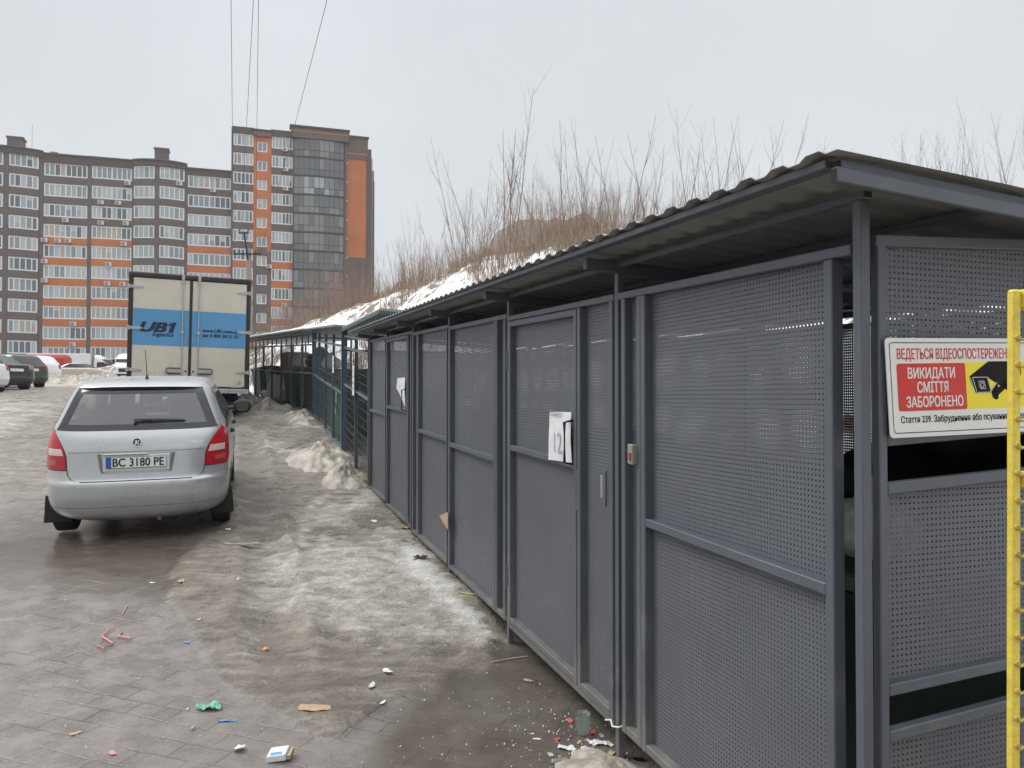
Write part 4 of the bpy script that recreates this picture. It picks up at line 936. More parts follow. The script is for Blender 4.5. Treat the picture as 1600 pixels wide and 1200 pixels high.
# ------------------------------------------------------------------ cars
def pchip(xs, ys):
    xs = np.array(xs, float); ys = np.array(ys, float); h = np.diff(xs); d = np.diff(ys)/h; m = np.zeros(len(xs)); m[0] = d[0]; m[-1] = d[-1]
    for i in range(1, len(xs)-1):
        if d[i-1]*d[i] > 0: w1 = 2*h[i]+h[i-1]; w2 = h[i]+2*h[i-1]; m[i] = (w1+w2)/(w1/d[i-1]+w2/d[i])
    def f(x):
        x = min(max(x, xs[0]), xs[-1]); i = min(max(int(np.searchsorted(xs, x)-1), 0), len(xs)-2); t = (x-xs[i])/h[i]
        return float(ys[i]*(1+2*t)*(1-t)**2+h[i]*m[i]*t*(1-t)**2+ys[i+1]*t*t*(3-2*t)+h[i]*m[i+1]*t*t*(t-1))
    return f
class Shell:
    """car skin as stacked plan outlines: half width W, rear end Rr and front end Fr at each height; rear bumper at y=0, nose at +y"""
    def __init__(s, tab, n=3.6, C=.62, Cf=.8):
        z, W, Rr, Fr = zip(*tab); s.z0, s.z1 = z[0], z[-1]; s.W, s.R, s.F = pchip(z, W), pchip(z, Rr), pchip(z, Fr); s.n = n; s.C = C; s.Cf = Cf
    def caps(s, z):
        R_, F_ = s.R(z), s.F(z); tot = F_-R_; C, D = s.C, s.Cf
        if C+D > tot*.96: k = tot*.96/(C+D); C *= k; D *= k
        return R_, F_, C, D
    def rear(s, th, z, off=0):
        R_, F_, C, D = s.caps(z); c, q = math.cos(th), math.sin(th); n = s.n; r = (abs(c)**n+abs(q)**n)**(-1/n); W = s.W(z)
        x, y = W*r*c, R_+C+C*r*q
        if off:
            nx = abs(r*c)**(n-1)*(1 if c > 0 else -1)/W; ny = abs(r*q)**(n-1)*(1 if q > 0 else -1)/C; l = math.hypot(nx, ny); x += off*nx/l; y += off*ny/l
        return Vector((x, y, z))
    def th_x(s, x, z):
        u = max(-.999, min(.999, x/s.W(z))); Y = (1-abs(u)**s.n)**(1/s.n); return math.atan2(-Y, u)
    def front(s, th, z, off=0):
        R_, F_, C, D = s.caps(z); c, q = math.cos(th), math.sin(th); n = 3.2; r = (abs(c)**n+abs(q)**n)**(-1/n); W = s.W(z)+off
        return Vector((W*r*c, F_-D+(D+off)*r*q, z))
    def side(s, y, z, sg, off=0):
        R_, F_, C, D = s.caps(z); W = s.W(z)
        if y < R_+C: k = min(1, (R_+C-y)/C); x = W*(1-k**s.n)**(1/s.n)
        elif y > F_-D: k = min(1, (y-F_+D)/D); x = W*(1-k**3.2)**(1/3.2)
        else: x = W
        return Vector((sg*(x+off), y, z))
    def body(s, hole=None, nr=72, nf=30, ns=16, nz=64):
        zs = sorted(set([s.z0+(s.z1-s.z0)*i/nz for i in range(nz+1)]))
        P = []
        for z in zs:
            R_, F_, C, D = s.caps(z); row = [s.rear(-math.pi+math.pi*i/nr, z) for i in range(nr+1)]
            a, b = R_+C, F_-D
            row += [Vector((s.W(z), a+(b-a)*(i+1)/(ns+1), z)) for i in range(ns)]
            row += [s.front(math.pi*i/nf, z) for i in range(nf+1)]
            row += [Vector((-s.W(z), b+(a-b)*(i+1)/(ns+1), z)) for i in range(ns)]
            P.append(row)
        mb = MB(); mb.grid(P, closed=True); mb.face(P[-1]); mb.face(P[0][::-1])
        if hole:
            kf, km = [], []
            for f, m in zip(mb.f, mb.m):
                c = sum((Vector(mb.v[i]) for i in f), Vector())/len(f)
                if not (len(f) == 4 and hole(c)): kf.append(f); km.append(m)
            mb.f, mb.m = kf, km
        return mb
    def patch(s, kind, za, zb, lo, hi, off=.004, nu=14, nv=14, sg=1, skirt=True):
        """conforming panel between curves lo(z), hi(z): theta on the rear, y on a side, theta on the front"""
        fn = {'rear': lambda a, z, o: s.rear(a, z, o), 'rearx': lambda a, z, o: s.rear(s.th_x(a, z), z, o), 'side': lambda a, z, o: s.side(a, z, sg, o), 'front': lambda a, z, o: s.front(a, z, o)}[kind]
        lo_ = lo if callable(lo) else (lambda z: lo); hi_ = hi if callable(hi) else (lambda z: hi)
        P = []
        for j in range(nv+1):
            z = za+(zb-za)*j/nv; a, b = lo_(z), hi_(z); P.append([fn(a+(b-a)*i/nu, z, off) for i in range(nu+1)])
        mb = MB(); mb.grid(P)
        if skirt:
            Q = []
            for j in range(nv+1):
                z = za+(zb-za)*j/nv; a, b = lo_(z), hi_(z); Q.append([fn(a+(b-a)*i/nu, z, off-.012) for i in range(nu+1)])
            for e1, e2 in ((P[0], Q[0]), (P[-1], Q[-1]), ([r[0] for r in P], [r[0] for r in Q]), ([r[-1] for r in P], [r[-1] for r in Q])): mb.grid([e1, e2])
        return mb
def lerpc(pts):
    zs = [p[0] for p in pts]; xs = [p[1] for p in pts]; return lambda z: float(np.interp(z, zs, xs))
def wheel(root, x, y, r, wd, sg, rim='rim_dark'):
    T = lambda a, b, c: (x+c, y+a, r+b)
    mb = MB(); w2 = wd/2
    mb.lathe([(r*.62, -w2), (r*.9, -w2*1.02), (r*.985, -w2*.86), (r, -w2*.6), (r, w2*.6), (r*.985, w2*.86), (r*.9, w2*1.02), (r*.62, w2)], 40, T)
    wl = mb.build('wheel', M['rubber'], root, smooth=True)
    mb = MB(); mb.lathe([(r*.64, -w2*.9), (r*.60, sg*w2*.2), (r*.62, w2*.9)] if False else [(r*.64, sg*w2*.95), (r*.58, sg*w2*.8), (r*.55, sg*w2*.3), (.001, sg*w2*.3)], 30, T)
    for k in range(5):
        a = 2*math.pi*k/5; c, q = math.cos(a), math.sin(a)
        mb.beam((x+sg*w2*.72, y+c*.03, r+q*.03), (x+sg*w2*.78, y+c*r*.6, r+q*r*.6), .05, .03, up=(1, 0, 0))
    mb.build('rim', M[rim], wl)
    return wl
def hatchback():
    tab = [(.19,.60,.16,3.75),(.22,.70,.10,3.86),(.27,.765,.055,3.94),(.34,.80,.025,3.98),(.45,.815,.002,4.0),(.53,.818,.0,4.0),(.56,.820,.004,4.0),(.60,.821,.030,3.99),(.66,.821,.045,3.97),(.76,.819,.06,3.92),(.86,.815,.075,3.80),(.90,.812,.088,3.70),
           (.97,.803,.115,3.45),(1.02,.792,.14,3.1),(1.07,.775,.17,2.96),(1.15,.742,.215,2.84),(1.25,.700,.272,2.66),(1.34,.662,.325,2.48),(1.40,.632,.365,2.34),(1.435,.61,.40,2.24),(1.46,.585,.45,2.14),(1.478,.55,.56,2.0),(1.489,.49,.72,1.88),(1.496,.40,.88,1.78),(1.500,.24,1.1,1.62),(1.5015,.08,1.25,1.45)]
    S = Shell(tab)
    ga, gb = 1.085, 1.415
    gx = lerpc([(1.04, .715), (1.085, .690), (1.42, .560), (1.45, .55)])
    cp = ground_at(213, 836)                                      # ground under the rear bumper
    yaw = R(19.0)
    rx = Vector((math.cos(yaw), math.sin(yaw), 0)); fy = Vector((-math.sin(yaw), math.cos(yaw), 0))
    o = Vector((-3.525, 7.25, 0))
    zc = [g(*(o+rx*a+fy*b).xy) for a, b in ((-.7, .72), (.7, .72), (0, 3.1))]
    root = thing('parked_car', 'silver hatchback seen from behind, parked on the wet paving with black mudflaps', 'car', (o.x, o.y, 0), yaw)
    zr = (zc[0]+zc[1])/2; pit = math.atan2(zc[2]-zr, 2.4); root.rotation_euler = (pit, -R(.9), yaw); root.location.z = zr-.72*math.tan(pit)+.012
    def hole(c):
        if 1.10 < c.z < 1.405 and c.y < .75 and abs(c.x) < gx(c.z)-.03: return True
        if 1.06 < c.z < 1.40 and c.y > 1.9 and abs(c.x) < S.W(c.z)*.86: return True
        if 1.04 < c.z < 1.385 and .72+(c.z-1.0)*.35 < c.y < 2.55-(c.z-1.04)*1.2 and abs(c.x) > S.W(c.z)*.97: return True
        return False
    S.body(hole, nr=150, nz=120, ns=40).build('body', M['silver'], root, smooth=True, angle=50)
    # rear screen, its black border and the spoiler lip
    S.patch('rearx', 1.055, 1.44, lambda z: -gx(z)+.004, lambda z: gx(z)-.004, .0025, 30, 16, skirt=False).build('rear_window', M['carglass'], root, smooth=True)
    mb = MB()
    for q in (S.patch('rearx', 1.045, 1.098, lambda z: -gx(z), gx, .0045, 30, 4), S.patch('rearx', 1.378, 1.432, lambda z: -gx(z), gx, .0045, 30, 4),
              S.patch('rearx', 1.098, 1.378, lambda z: -gx(z), lambda z: -gx(z)+.075, .0045, 6, 12), S.patch('rearx', 1.098, 1.378, lambda z: gx(z)-.075, gx, .0045, 6, 12)):
        b0 = len(mb.v); mb.v += q.v; mb.f += [tuple(i+b0 for i in f) for f in q.f]; mb.m += q.m
    mb.build('window_border', M['frit'], root, smooth=True)
    P = []
    for k, (dz, dy) in enumerate(((1.462, .055), (1.458, -.02), (1.446, -.042), (1.420, -.034), (1.405, .0))):
        row = []
        for i in range(25):
            x = -.56+1.12*i/24; q = S.rear(S.th_x(x*.98, 1.435), 1.435); row.append(Vector((q.x, q.y+dy+.0, dz-.018*(abs(x)/.56)**4)))
        P.append(row)
    mb = MB(); mb.grid(P[:3]); mb.build('spoiler', M['silver'], root, smooth=True)
    mb = MB(); mb.grid(P[2:]); mb.build('spoiler_lip', M['black'], root, smooth=True)
    # tailgate seams
    hx = lerpc([(.583, .47), (.59, .52), (.605, .555), (.64, .582), (.70, .594), (.90, .594)])
    mb = MB()
    def addp(q): b0 = len(mb.v); mb.v.extend(q.v); mb.f.extend(tuple(i+b0 for i in f) for f in q.f); mb.m.extend(q.m)
    addp(S.patch('rearx', .580, .588, -.48, .48, .0015, 40, 1, skirt=False))
    for sg in (-1, 1):
        for za, zb in ((.583, .62), (.62, .70)):
            f1 = (lambda z, sg=sg: sg*hx(z)-.004); f2 = (lambda z, sg=sg: sg*hx(z)+.004); addp(S.patch('rearx', za, zb, f1, f2, .0015, 1, 16, skirt=False))
    mb.build('tailgate_gap', M['dark_gap'], root)
    mb = MB(); addp(S.patch('rearx', .846, .853, -.585, .585, .0012, 40, 1, skirt=False)); mb.build('tailgate_crease_shade', mat('crease_shade', (.22, .225, .23), .5), root)  # shade of the crease painted as a thin grey strip
    # tail lamps: outline in (x, z) at the inside, wrapping round the corner outside
    inn = lerpc([(.690, .600), (.72, .598), (.82, .606), (.88, .628), (.95, .668), (1.0, .702), (1.03, .722), (1.045, .738)])
    out_th = lerpc([(.690, -.56), (.71, -.50), (.76, -.46), (.82, -.44), (.92, -.42), (.98, -.43), (1.02, -.48), (1.038, -.54), (1.046, -.60)])
    for sg in (1, -1):
        def th_in(z): return S.th_x(inn(z), z)
        def mk(za, zb, f0=0., f1=1., off=.010, nu=16, nv=14):
            a = lambda z: th_in(z)+(out_th(z)-th_in(z))*f0; b = lambda z: th_in(z)+(out_th(z)-th_in(z))*f1
            q = S.patch('rear', za, zb, a, b, off, nu, nv)
            if sg < 0: q.v = [(-v[0], v[1], v[2]) for v in q.v]
            return q
        lp = mk(.692, 1.046).build('tail_lamp', M['lamp_red'], root, smooth=True)
        mk(.822, .882, .04, .60, .0125, 8, 4).build('reversing_lamp', M['lamp_white'], lp, smooth=True)
        mk(.735, .780, .26, .66, .0125, 8, 4).build('reflector', M['lamp_dim'], lp, smooth=True)
        mb = MB(); q = mk(.684, 1.054, -.02, 1.02, .003, 16, 14); mb.v = q.v; mb.f = q.f; mb.m = q.m; mb.build('lamp_gap', M['dark_gap'], lp)
    # plate recess, its shade painted as darker flat patches, and plate
    mb = MB(); addp(S.patch('rearx', .655, .836, lambda z: -.335+(.836-z)*.18, lambda z: .335-(.836-z)*.18, .003, 24, 6)); mb.build('plate_recess_shade', mat('silver_recess_shade', (.40, .41, .42), .4), root, smooth=True)
    for sg in (-1, 1):
        q = S.patch('rearx', .66, .832, (lambda z: .302-(.836-z)*.16) if sg > 0 else (lambda z: -.335+(.836-z)*.18), (lambda z: .335-(.836-z)*.18) if sg > 0 else (lambda z: -.302+(.836-z)*.16), .0045, 3, 6); q.build('recess_side_shade', mat('recess_shade_grey', (.16, .165, .17), .45), root, smooth=True)  # dark strips painted as the shaded sides of the recess
    yq = S.rear(S.th_x(0, .75), .75).y
    def PT(d): return lambda a, b, e=0: Vector((a, yq-.012-d-e+.06*(b-.75), b))
    mb = MB(); mb.box(-.285, .285, 0, .012, .672, .822, 0, lambda x, y, z: PT(0)(x, z, y-.012)); pf = mb.build('plate_holder', mat('plate_frame', (.62, .62, .60), .4), root, bevel=.003)
    mb = MB(); mb.box(-.26, .26, 0, .003, .700, .808, 0, lambda x, y, z: PT(.004)(x, z, y)); pl = mb.build('number_plate', M['plate'], root, bevel=.001)
    mb = MB(); T = PT(.0095); mb.face([T(-.255, .704), T(-.213, .704), T(-.213, .804), T(-.255, .804)]); mb.build('blue_band', M['plateblue'], pl)
    mb = MB(); T = PT(.0100); add_text(mb, 'BC 3180 PE', lambda a, b: T(-.200+a, .718+b), .108, .435, bold=.0013); mb.build('plate_number', M['ink'], pl)
    mb = MB(); fr = [(-.257, .703), (.257, .703), (.257, .805), (-.257, .805)]; T = PT(.0097)
    for (a0, b0), (a1, b1) in zip(fr, fr[1:]+fr[:1]):
        d = Vector((a1-a0, b1-b0)).normalized()*.0015; mb.face([T(a0-d.y, b0+d.x), T(a1-d.y, b1+d.x), T(a1+d.y, b1-d.x), T(a0+d.y, b0-d.x)])
    mb.build('plate_border', M['ink'], pl)
    mb = MB(); mb.box(-.285, .10, -.020, -.002, .822, .838, 0, lambda x, y, z: Vector((x, yq+y, z))); mb.build('plate_lamp_bar', M['silver'], root, bevel=.004)
    # round badge with a winged arrow
    ye = S.rear(S.th_x(0, .93), .93).y; EB = lambda d: (lambda a, b, c=0: Vector((a, ye-.004-d-c-(b)*-.30, .935+b)))
    mb = MB(); mb.lathe([(.030, 0), (.034, .006), (.042, .006), (.044, 0)], 30, EB(0)); bd = mb.build('badge', M['chrome'], root, smooth=True)
    mb = MB(); mb.lathe([(.0001, .003), (.032, .003)], 30, EB(0)); mb.build('badge_disc', M['ink'], bd)
    mb = MB(); T = EB(.0045)
    for q in ([(-.022, -.020), (-.010, -.024), (.006, .0), (-.002, .008)], [(-.024, .004), (-.004, .022), (.004, .016), (-.010, .0)], [(.002, .010), (.024, .016), (.014, -.004)], [(-.002, -.018), (.014, -.022), (.022, -.012), (.006, -.008)]): mb.face([T(*p) for p in q])
    mb.build('arrow_device', M['chrome'], bd)
    mb = MB(); add_text(mb, 'FABIA', lambda a, b: S.rear(S.th_x(.43+a, .90+b), .90+b, .004), .05, .165, shear=.25, bold=.0003); mb.build('model_lettering', M['chrome'], root)
    # wiper, aerial, handles, mirror, door lines
    mb = MB()
    def rp_(x, z, o=.012): return S.rear(S.th_x(x, z), z, o)
    mb.tube([rp_(-.02, 1.10, .012), rp_(-.02, 1.125, .022), rp_(.12, 1.125, .025), rp_(.40, 1.122, .02), rp_(.42, 1.122, .015)], [.016, .018, .012, .007, .004], 6)
    mb.tube([rp_(-.03, 1.135, .02), rp_(.2, 1.137, .016), rp_(.40, 1.128, .014)], [.014, .009, .005], 6); mb.build('rear_wiper', M['black'], root, smooth=True)
    mb = MB(); mb.lathe([(.0001, .05), (.008, .045), (.018, .012), (.03, 0)], 10, lambda a, b, c: (a, .95+b, 1.49+c)); mb.tube([(0, .95, 1.53), (0, .86, 1.80)], [.0045, .003], 6); mb.build('aerial', M['black'], root, smooth=True)
    for sg in (1, -1):
        wl_ = lambda z: .60+(z-1.02)*.95; wh_ = lambda z: 2.62-(z-1.02)*1.25
        S.patch('side', 1.02, 1.40, wl_, wh_, .003, 20, 8, sg, skirt=False).build('side_window', M['carglass'], root, smooth=True)
        mb = MB()
        for a, b in ((.46, .60), (1.06, 1.16)): addp(S.patch('side', 1.02, 1.40, (lambda z, a=a: wl_(z)+(a-.60)*(1 if a < 1 else .9)+0*z) if a < 1 else (lambda z, a=a: a+(z-1.02)*.3), (lambda z, b=b: wl_(z)) if a < 1 else (lambda z, b=b: b+(z-1.02)*.3), .006, 3, 8, sg))
        addp(S.patch('side', 1.005, 1.025, .62, 2.66, .006, 20, 2, sg)); mb.build('window_trim', M['frit'], root, smooth=True)
        mb = MB()
        for y in (1.02, 1.98): addp(S.patch('side', .40, 1.02, (lambda z, y=y: y-.003), (lambda z, y=y: y+.003), .0015, 1, 14, sg, skirt=False))
        mb.build('door_gap', M['dark_gap'], root)
        for y in (1.15, 2.10):
            mb = MB(); c = S.side(y, .90, sg); mb.tube([c+Vector((0, 0, 0)), c+Vector((sg*.035, .02, 0)), c+Vector((sg*.035, .16, .004)), c+Vector((0, .18, .004))], .012, 6); mb.build('door_handle', M['black'], root, smooth=True)
        c = S.side(2.42, 1.06, sg)
        mb = MB(); mb.tube([c, c+Vector((sg*.07, .0, .0))], .022, 8)
        bm = [(.0001, -.105), (.055, -.095), (.088, -.05), (.092, .0), (.085, .06), (.05, .10), (.0001, .108)]
        mb.lathe(bm, 20, lambda a, b, z: Vector((c.x+sg*.155+z*sg, c.y+(b*.9 if b > 0 else b*.35), c.z+.015+a*.92))); mr = mb.build('door_mirror', M['black'], root, smooth=True)
        mb = MB(); mb.lathe([(.0001, 0), (.068, 0)], 20, lambda a, b, z: Vector((c.x+sg*.155+a*1.15, c.y-.036, c.z+.015+b*.95))); mb.build('mirror_glass', M['mirror'], mr)
        # wheel openings and mudflaps
        for yw, r_ in ((.74, .345), (3.10, .345)):
            mb = MB(); c0 = [(yw+r_*math.cos(k*math.pi/16), .29+r_*math.sin(k*math.pi/16)) for k in range(17)]
            pts = [S.side(y, max(z, .21), sg, .004) for y, z in c0]; cen = S.side(yw, .24, sg, .004)
            for a, b in zip(pts, pts[1:]): mb.face([cen, a, b])
            mb.build('wheel_arch', M['dark_gap'], root)
            wheel(root, sg*.715, yw, .293, .185, sg)
        mb = MB(); mb.box(-.115, .115, -.006, .006, -.02, .25, 0, lambda x, y, z: Vector((sg*.735+x*(1-.12*(z > .1)), .405+y-.10*max(0, .2-z), .175+z*.95))); mb.build('mudflap', M['rubber'], root, bevel=.004)
        mb = MB(); q = [(.36, .12), (.41, .42), (.455, .60), (.42, .60), (.37, .42), (.33, .12)]
        mb.face([S.side(y, max(z, .2), sg, .004) for y, z in q]); mb.build('arch_lip', M['dark_gap'], root)
    # underside, exhaust, bumper valance
    mb = MB(); mb.box(-.60, .60, .45, 3.7, .19, .27); mb.box(-.40, .40, .2, .6, .20, .26); mb.build('underbody', M['dark_gap'], root)
    mb = MB(); mb.tube([(.18, .13, .19), (.18, .5, .19)], .020, 10); mb.build('exhaust', M['rim_dark'], root, smooth=True)
    # seats seen through the glass
    mb = MB()
    for x, y, wd, zt in ((-.36, 2.0, .46, 1.18), (.36, 2.0, .46, 1.18)):
        mb.box(x-wd/2, x+wd/2, y-.09, y+.06, .5, zt, 0, lambda a, b, c: Vector((a, b-.18*(c-.6), c)))
    mb.box(-.62, .62, .92, 1.10, .5, 1.07); mb.build('seat_backs', M['seat'], root, bevel=.05)
    for x, y in ((-.36, 1.87), (.36, 1.87), (-.40, .93), (.40, .93)):
        mb = MB(); mb.box(x-.13, x+.13, y-.05, y+.05, 1.16 if y > 1.5 else 1.06, 1.36 if y > 1.5 else 1.20); mb.build('headrest', M['seat'], root, bevel=.035)
    mb = MB(); mb.box(-.72, .72, .5, 3.0, .42, .50); mb.box(-.66, .66, 2.55, 3.0, .5, .98); mb.box(-.6, .6, .35, .92, .5, .98); mb.build('cabin_floor', M['seat'], root)
    # bumper split line, soft shade painted as a thin grey strip
    mb = MB(); addp(S.patch('rear', .335, .342, -2.75, -.39, .0012, 60, 1, skirt=False)); mb.build('bumper_line', mat('crease_shade', (.20, .205, .21), .5), root)
hatchback()

def simple_car(label, o, yaw, tab, paint, glass=None, plate=False, lamps=None, C=.55, wheels=(.75, 3.3), r=.31, glass_side=None, lampz=(.72, .95), lampin=.55, cat='car', group='cars parked along the yard', rim='rim_dark', front=False, name='parked_car'):
    S = Shell(tab, C=C); root = thing(name, label, cat, (o[0], o[1], o[2] if len(o) > 2 else g(o[0], o[1])), yaw, group)
    S.body(None, nr=40, nz=44, ns=12, nf=24).build('body', paint, root, smooth=True, angle=50)
    if glass: za, zb, xa, xb = glass; S.patch('rearx', za, zb, lerpc([(za, -xa), (zb, -xb)]), lerpc([(za, xa), (zb, xb)]), .006, 12, 8).build('rear_window', M['frit'], root, smooth=True)
    if glass_side:
        za, zb, y0a, y0b, y1a, y1b = glass_side
        for sg in (1, -1): S.patch('side', za, zb, lerpc([(za, y0a), (zb, y0b)]), lerpc([(za, y1a), (zb, y1b)]), .006, 16, 6, sg).build('side_window', M['frit'], root, smooth=True)
        S.patch('front', za, zb, .75, math.pi-.75, .006, 12, 6).build('windscreen', M['frit'], root, smooth=True)
    if lamps:
        for sg in (1, -1):
            q = S.patch('rear', lampz[0], lampz[1], lambda z: S.th_x(lampin, z), -.55, .010, 8, 5)
            if sg < 0: q.v = [(-v[0], v[1], v[2]) for v in q.v]
            q.build('tail_lamp', lamps, root, smooth=True)
    if plate is not False:
        y = S.rear(-math.pi/2, plate).y; mb = MB(); mb.box(-.26, .26, y-.018, y+.01, plate-.055, plate+.055); mb.build('number_plate', M['plate'], root)
    mb = MB(); mb.face([S.rear(-math.pi*(.92-.84*k/20), .27, .012) for k in range(21)]+[S.rear(-math.pi*(.92-.84*k/20), .47, .012) for k in range(20, -1, -1)]); mb.build('bumper_trim', M['black'], root)
    W = S.W(.4)
    for sg in (1, -1):
        for yw in wheels:
            mb = MB(); c0 = [(yw+(r+.06)*math.cos(k*math.pi/12), r+(r+.06)*math.sin(k*math.pi/12)) for k in range(13)]; pts = [S.side(y, max(z, tab[0][0]), sg, .005) for y, z in c0]; cen = S.side(yw, tab[0][0], sg, .005)
            for a, b in zip(pts, pts[1:]): mb.face([cen, a, b])
            mb.build('wheel_arch', M['dark_gap'], root)
            wheel(root, sg*(W-.10), yw, r, .2, sg, rim)
    return root, S
SEDAN = [(.2,.70,.10,4.5),(.3,.82,.03,4.6),(.5,.88,.0,4.65),(.75,.88,.03,4.6),(.90,.87,.05,4.3),(1.0,.84,.08,3.6),(1.04,.80,.16,3.3),(1.07,.76,.55,3.15),(1.15,.72,.78,3.0),(1.3,.66,1.05,2.7),(1.40,.58,1.35,2.4),(1.44,.45,1.7,2.2)]
WAGON = [(.22,.72,.10,4.5),(.32,.84,.03,4.6),(.5,.89,.0,4.65),(.8,.89,.04,4.5),(.95,.87,.07,4.1),(1.03,.84,.12,3.4),(1.2,.76,.26,3.0),(1.38,.68,.42,2.6),(1.46,.60,.55,2.35),(1.50,.45,.9,2.1)]
dk = mat('black_car_paint', (.018, .020, .022), .25, .2, .1, 4, coat=.6); ol = mat('olive_grey_car_paint', (.045, .05, .045), .3, .3, .1, 4, coat=.5)
wh = mat('white_car_paint', (.70, .71, .72), .3, 0, .05, 3, coat=.4); be = mat('beige_car_paint', (.48, .43, .36), .3, .3, .05, 3, coat=.4); rd = mat('red_van_paint', (.42, .03, .03), .35, 0, .08, 2)
rose = mat('pale_lamp', (.50, .16, .16), .2)
YW = R(72)
def at(px, Y): x = (px-800)/1200*Y; return (x, Y, g(x, Y))
simple_car('black saloon with a boot lid parked nose away at the far edge of the yard', at(27, 30.2), R(66), SEDAN, dk, (1.10, 1.38, .62, .52), .80, rose, lampz=(.83, .99), lampin=.5, glass_side=(1.06, 1.38, 1.0, 1.5, 2.9, 2.3))
simple_car('dark olive estate car with red tail lamp parked behind the black saloon', at(52, 33.6), R(66), WAGON, ol, (1.05, 1.40, .70, .55), .80, M['lamp_red'], lampz=(.82, 1.08), lampin=.62, glass_side=(1.05, 1.40, .8, 1.0, 3.1, 2.4))
simple_car('white car with a black lower bumper, nearest of the row of parked cars', at(-17, 26.8), R(66), WAGON, wh, (1.05, 1.40, .70, .55), .80, M['lamp_red'], lampz=(.82, 1.08), lampin=.66, glass_side=(1.05, 1.40, .8, 1.0, 3.1, 2.4))
def at2(px, Y, z): return ((px-800)/1200*Y, Y, z)
rc, S_ = simple_car('white hatchback with red tail lamp covered in snow beyond the dark estate car', at2(78, 44, 1.6+620*0+(620-596)*44/1200), R(66), WAGON, wh, None, .72, M['lamp_red'], lampz=(.75, .98), lampin=.58)
simple_car('beige saloon parked side on before the white box lorry', at2(80, 58, 1.6+(620-597)*58/1200), R(-82), SEDAN, be, None, False, None, glass_side=(1.06, 1.38, 1.0, 1.5, 3.0, 2.4))
def rounded_van(label, o, yaw, Ln, W, H, paint, name='parked_van'):
    tab = [(.25,W*.9,.12,Ln-.1),(.4,W,.03,Ln),(.9,W,.0,Ln-.02),(1.15,W*.99,.02,Ln-.25),(1.25,W*.98,.03,Ln-.85),(1.7,W*.95,.06,Ln-1.25),(H-.25,W*.9,.10,Ln-1.7),(H-.08,W*.8,.2,Ln-2.0),(H,W*.6,.45,Ln-2.3)]
    S = Shell(tab, n=5, C=.4, Cf=.7); root = thing(name, label, 'van', o, yaw, 'vans and lorries parked before the apartment block')
    S.body(None, nr=30, nz=40, ns=10, nf=24).build('body', paint, root, smooth=True, angle=50)
    S.patch('front', 1.3, H-.45, .62, math.pi-.62, .008, 14, 6).build('windscreen', M['frit'], root, smooth=True)
    for sg in (1, -1):
        S.patch('side', 1.3, H-.5, Ln-2.3, lerpc([(1.3, Ln-1.25), (H-.5, Ln-1.6)]), .008, 6, 5, sg).build('side_window', M['frit'], root, smooth=True)
        mb = MB(); mb.box(sg*(W+.06)-.07, sg*(W+.06)+.07, Ln-1.45, Ln-1.35, 1.3, 1.55); mb.build('door_mirror', M['black'], root, bevel=.02)
        S.patch('front', .78, .98, (.42 if sg > 0 else math.pi-.78), (.78 if sg > 0 else math.pi-.42), .010, 6, 4).build('headlight', M['g4'], root, smooth=True)
        for yw in (.9, Ln-.95): wheel(root, sg*(W-.12), yw, .33, .2, sg)
    S.patch('front', .62, .88, .95, math.pi-.95, .010, 10, 3).build('grille', M['black'], root, smooth=True)
    S.patch('front', .30, .52, .5, math.pi-.5, .010, 10, 3).build('bumper', M['black'], root, smooth=True)
    return root
rounded_van('white van facing the camera beside the left edge of the box truck', at2(203, 54, 1.6+(620-597)*54/1200), R(204), 4.9, .92, 2.0, wh)
for o_ in [o for o in bpy.data.objects if o.name == 'parked_van']:
    d = Matrix.Rotation(R(204), 3, 'Z') @ Vector((0, 4.9, 0)); o_.location.x -= d.x*.5; o_.location.y -= d.y*.5
rounded_van('red van parked behind the white hatchback with only its roof showing', at2(108, 64, 1.6+(620-592)*64/1200), R(100), 5.2, .95, 2.02, rd)
def white_lorry():
    o = at2(48, 76, 1.6+(620-594)*76/1200); root = thing('box_lorry', 'white box lorry parked side on beside the apartment block', 'lorry', o, R(-80), 'vans and lorries parked before the apartment block')
    mb = MB(); mb.box(-1.15, 1.15, 0, 5.9, .75, 2.62); mb.build('cargo_box', wh, root, bevel=.03)
    mb = MB(); mb.box(-1.17, 1.17, 5.86, 5.94, .7, 2.64); mb.box(-1.17, 1.17, -.04, .04, .7, 2.64); mb.build('box_frame', M['alu'], root)
    tab = [(.3,.9,6.0,8.7),(.5,.98,5.98,8.8),(1.0,.98,5.98,8.7),(1.2,.96,5.98,8.3),(1.35,.94,5.98,7.8),(1.8,.9,5.98,7.35),(2.15,.84,5.98,6.95),(2.4,.7,5.98,6.6),(2.5,.5,6.0,6.4)]
    S = Shell(tab, n=8, C=.3, Cf=.6); S.body(None, nr=24, nz=30, ns=8, nf=20).build('cab', wh, root, smooth=True, angle=50)
    for sg in (1, -1):
        S.patch('side', 1.2, 1.8, 6.35, lerpc([(1.2, 7.5), (1.8, 7.0)]), .01, 6, 5, sg).build('side_window', M['frit'], root, smooth=True)
        for yw in (1.2, 7.9): wheel(root, sg*.88, yw, .36, .22, sg)
        mb = MB(); mb.box(sg*1.05-.08, sg*1.05+.08, 7.25, 7.33, 1.2, 1.65); mb.build('door_mirror', M['black'], root)
    S.patch('front', 1.3, 2.1, .5, math.pi-.5, .01, 10, 6).build('windscreen', M['frit'], root, smooth=True)
    mb = MB(); mb.box(-.4, .4, .2, 8.5, .45, .7); mb.build('chassis', M['black'], root)
white_lorry()
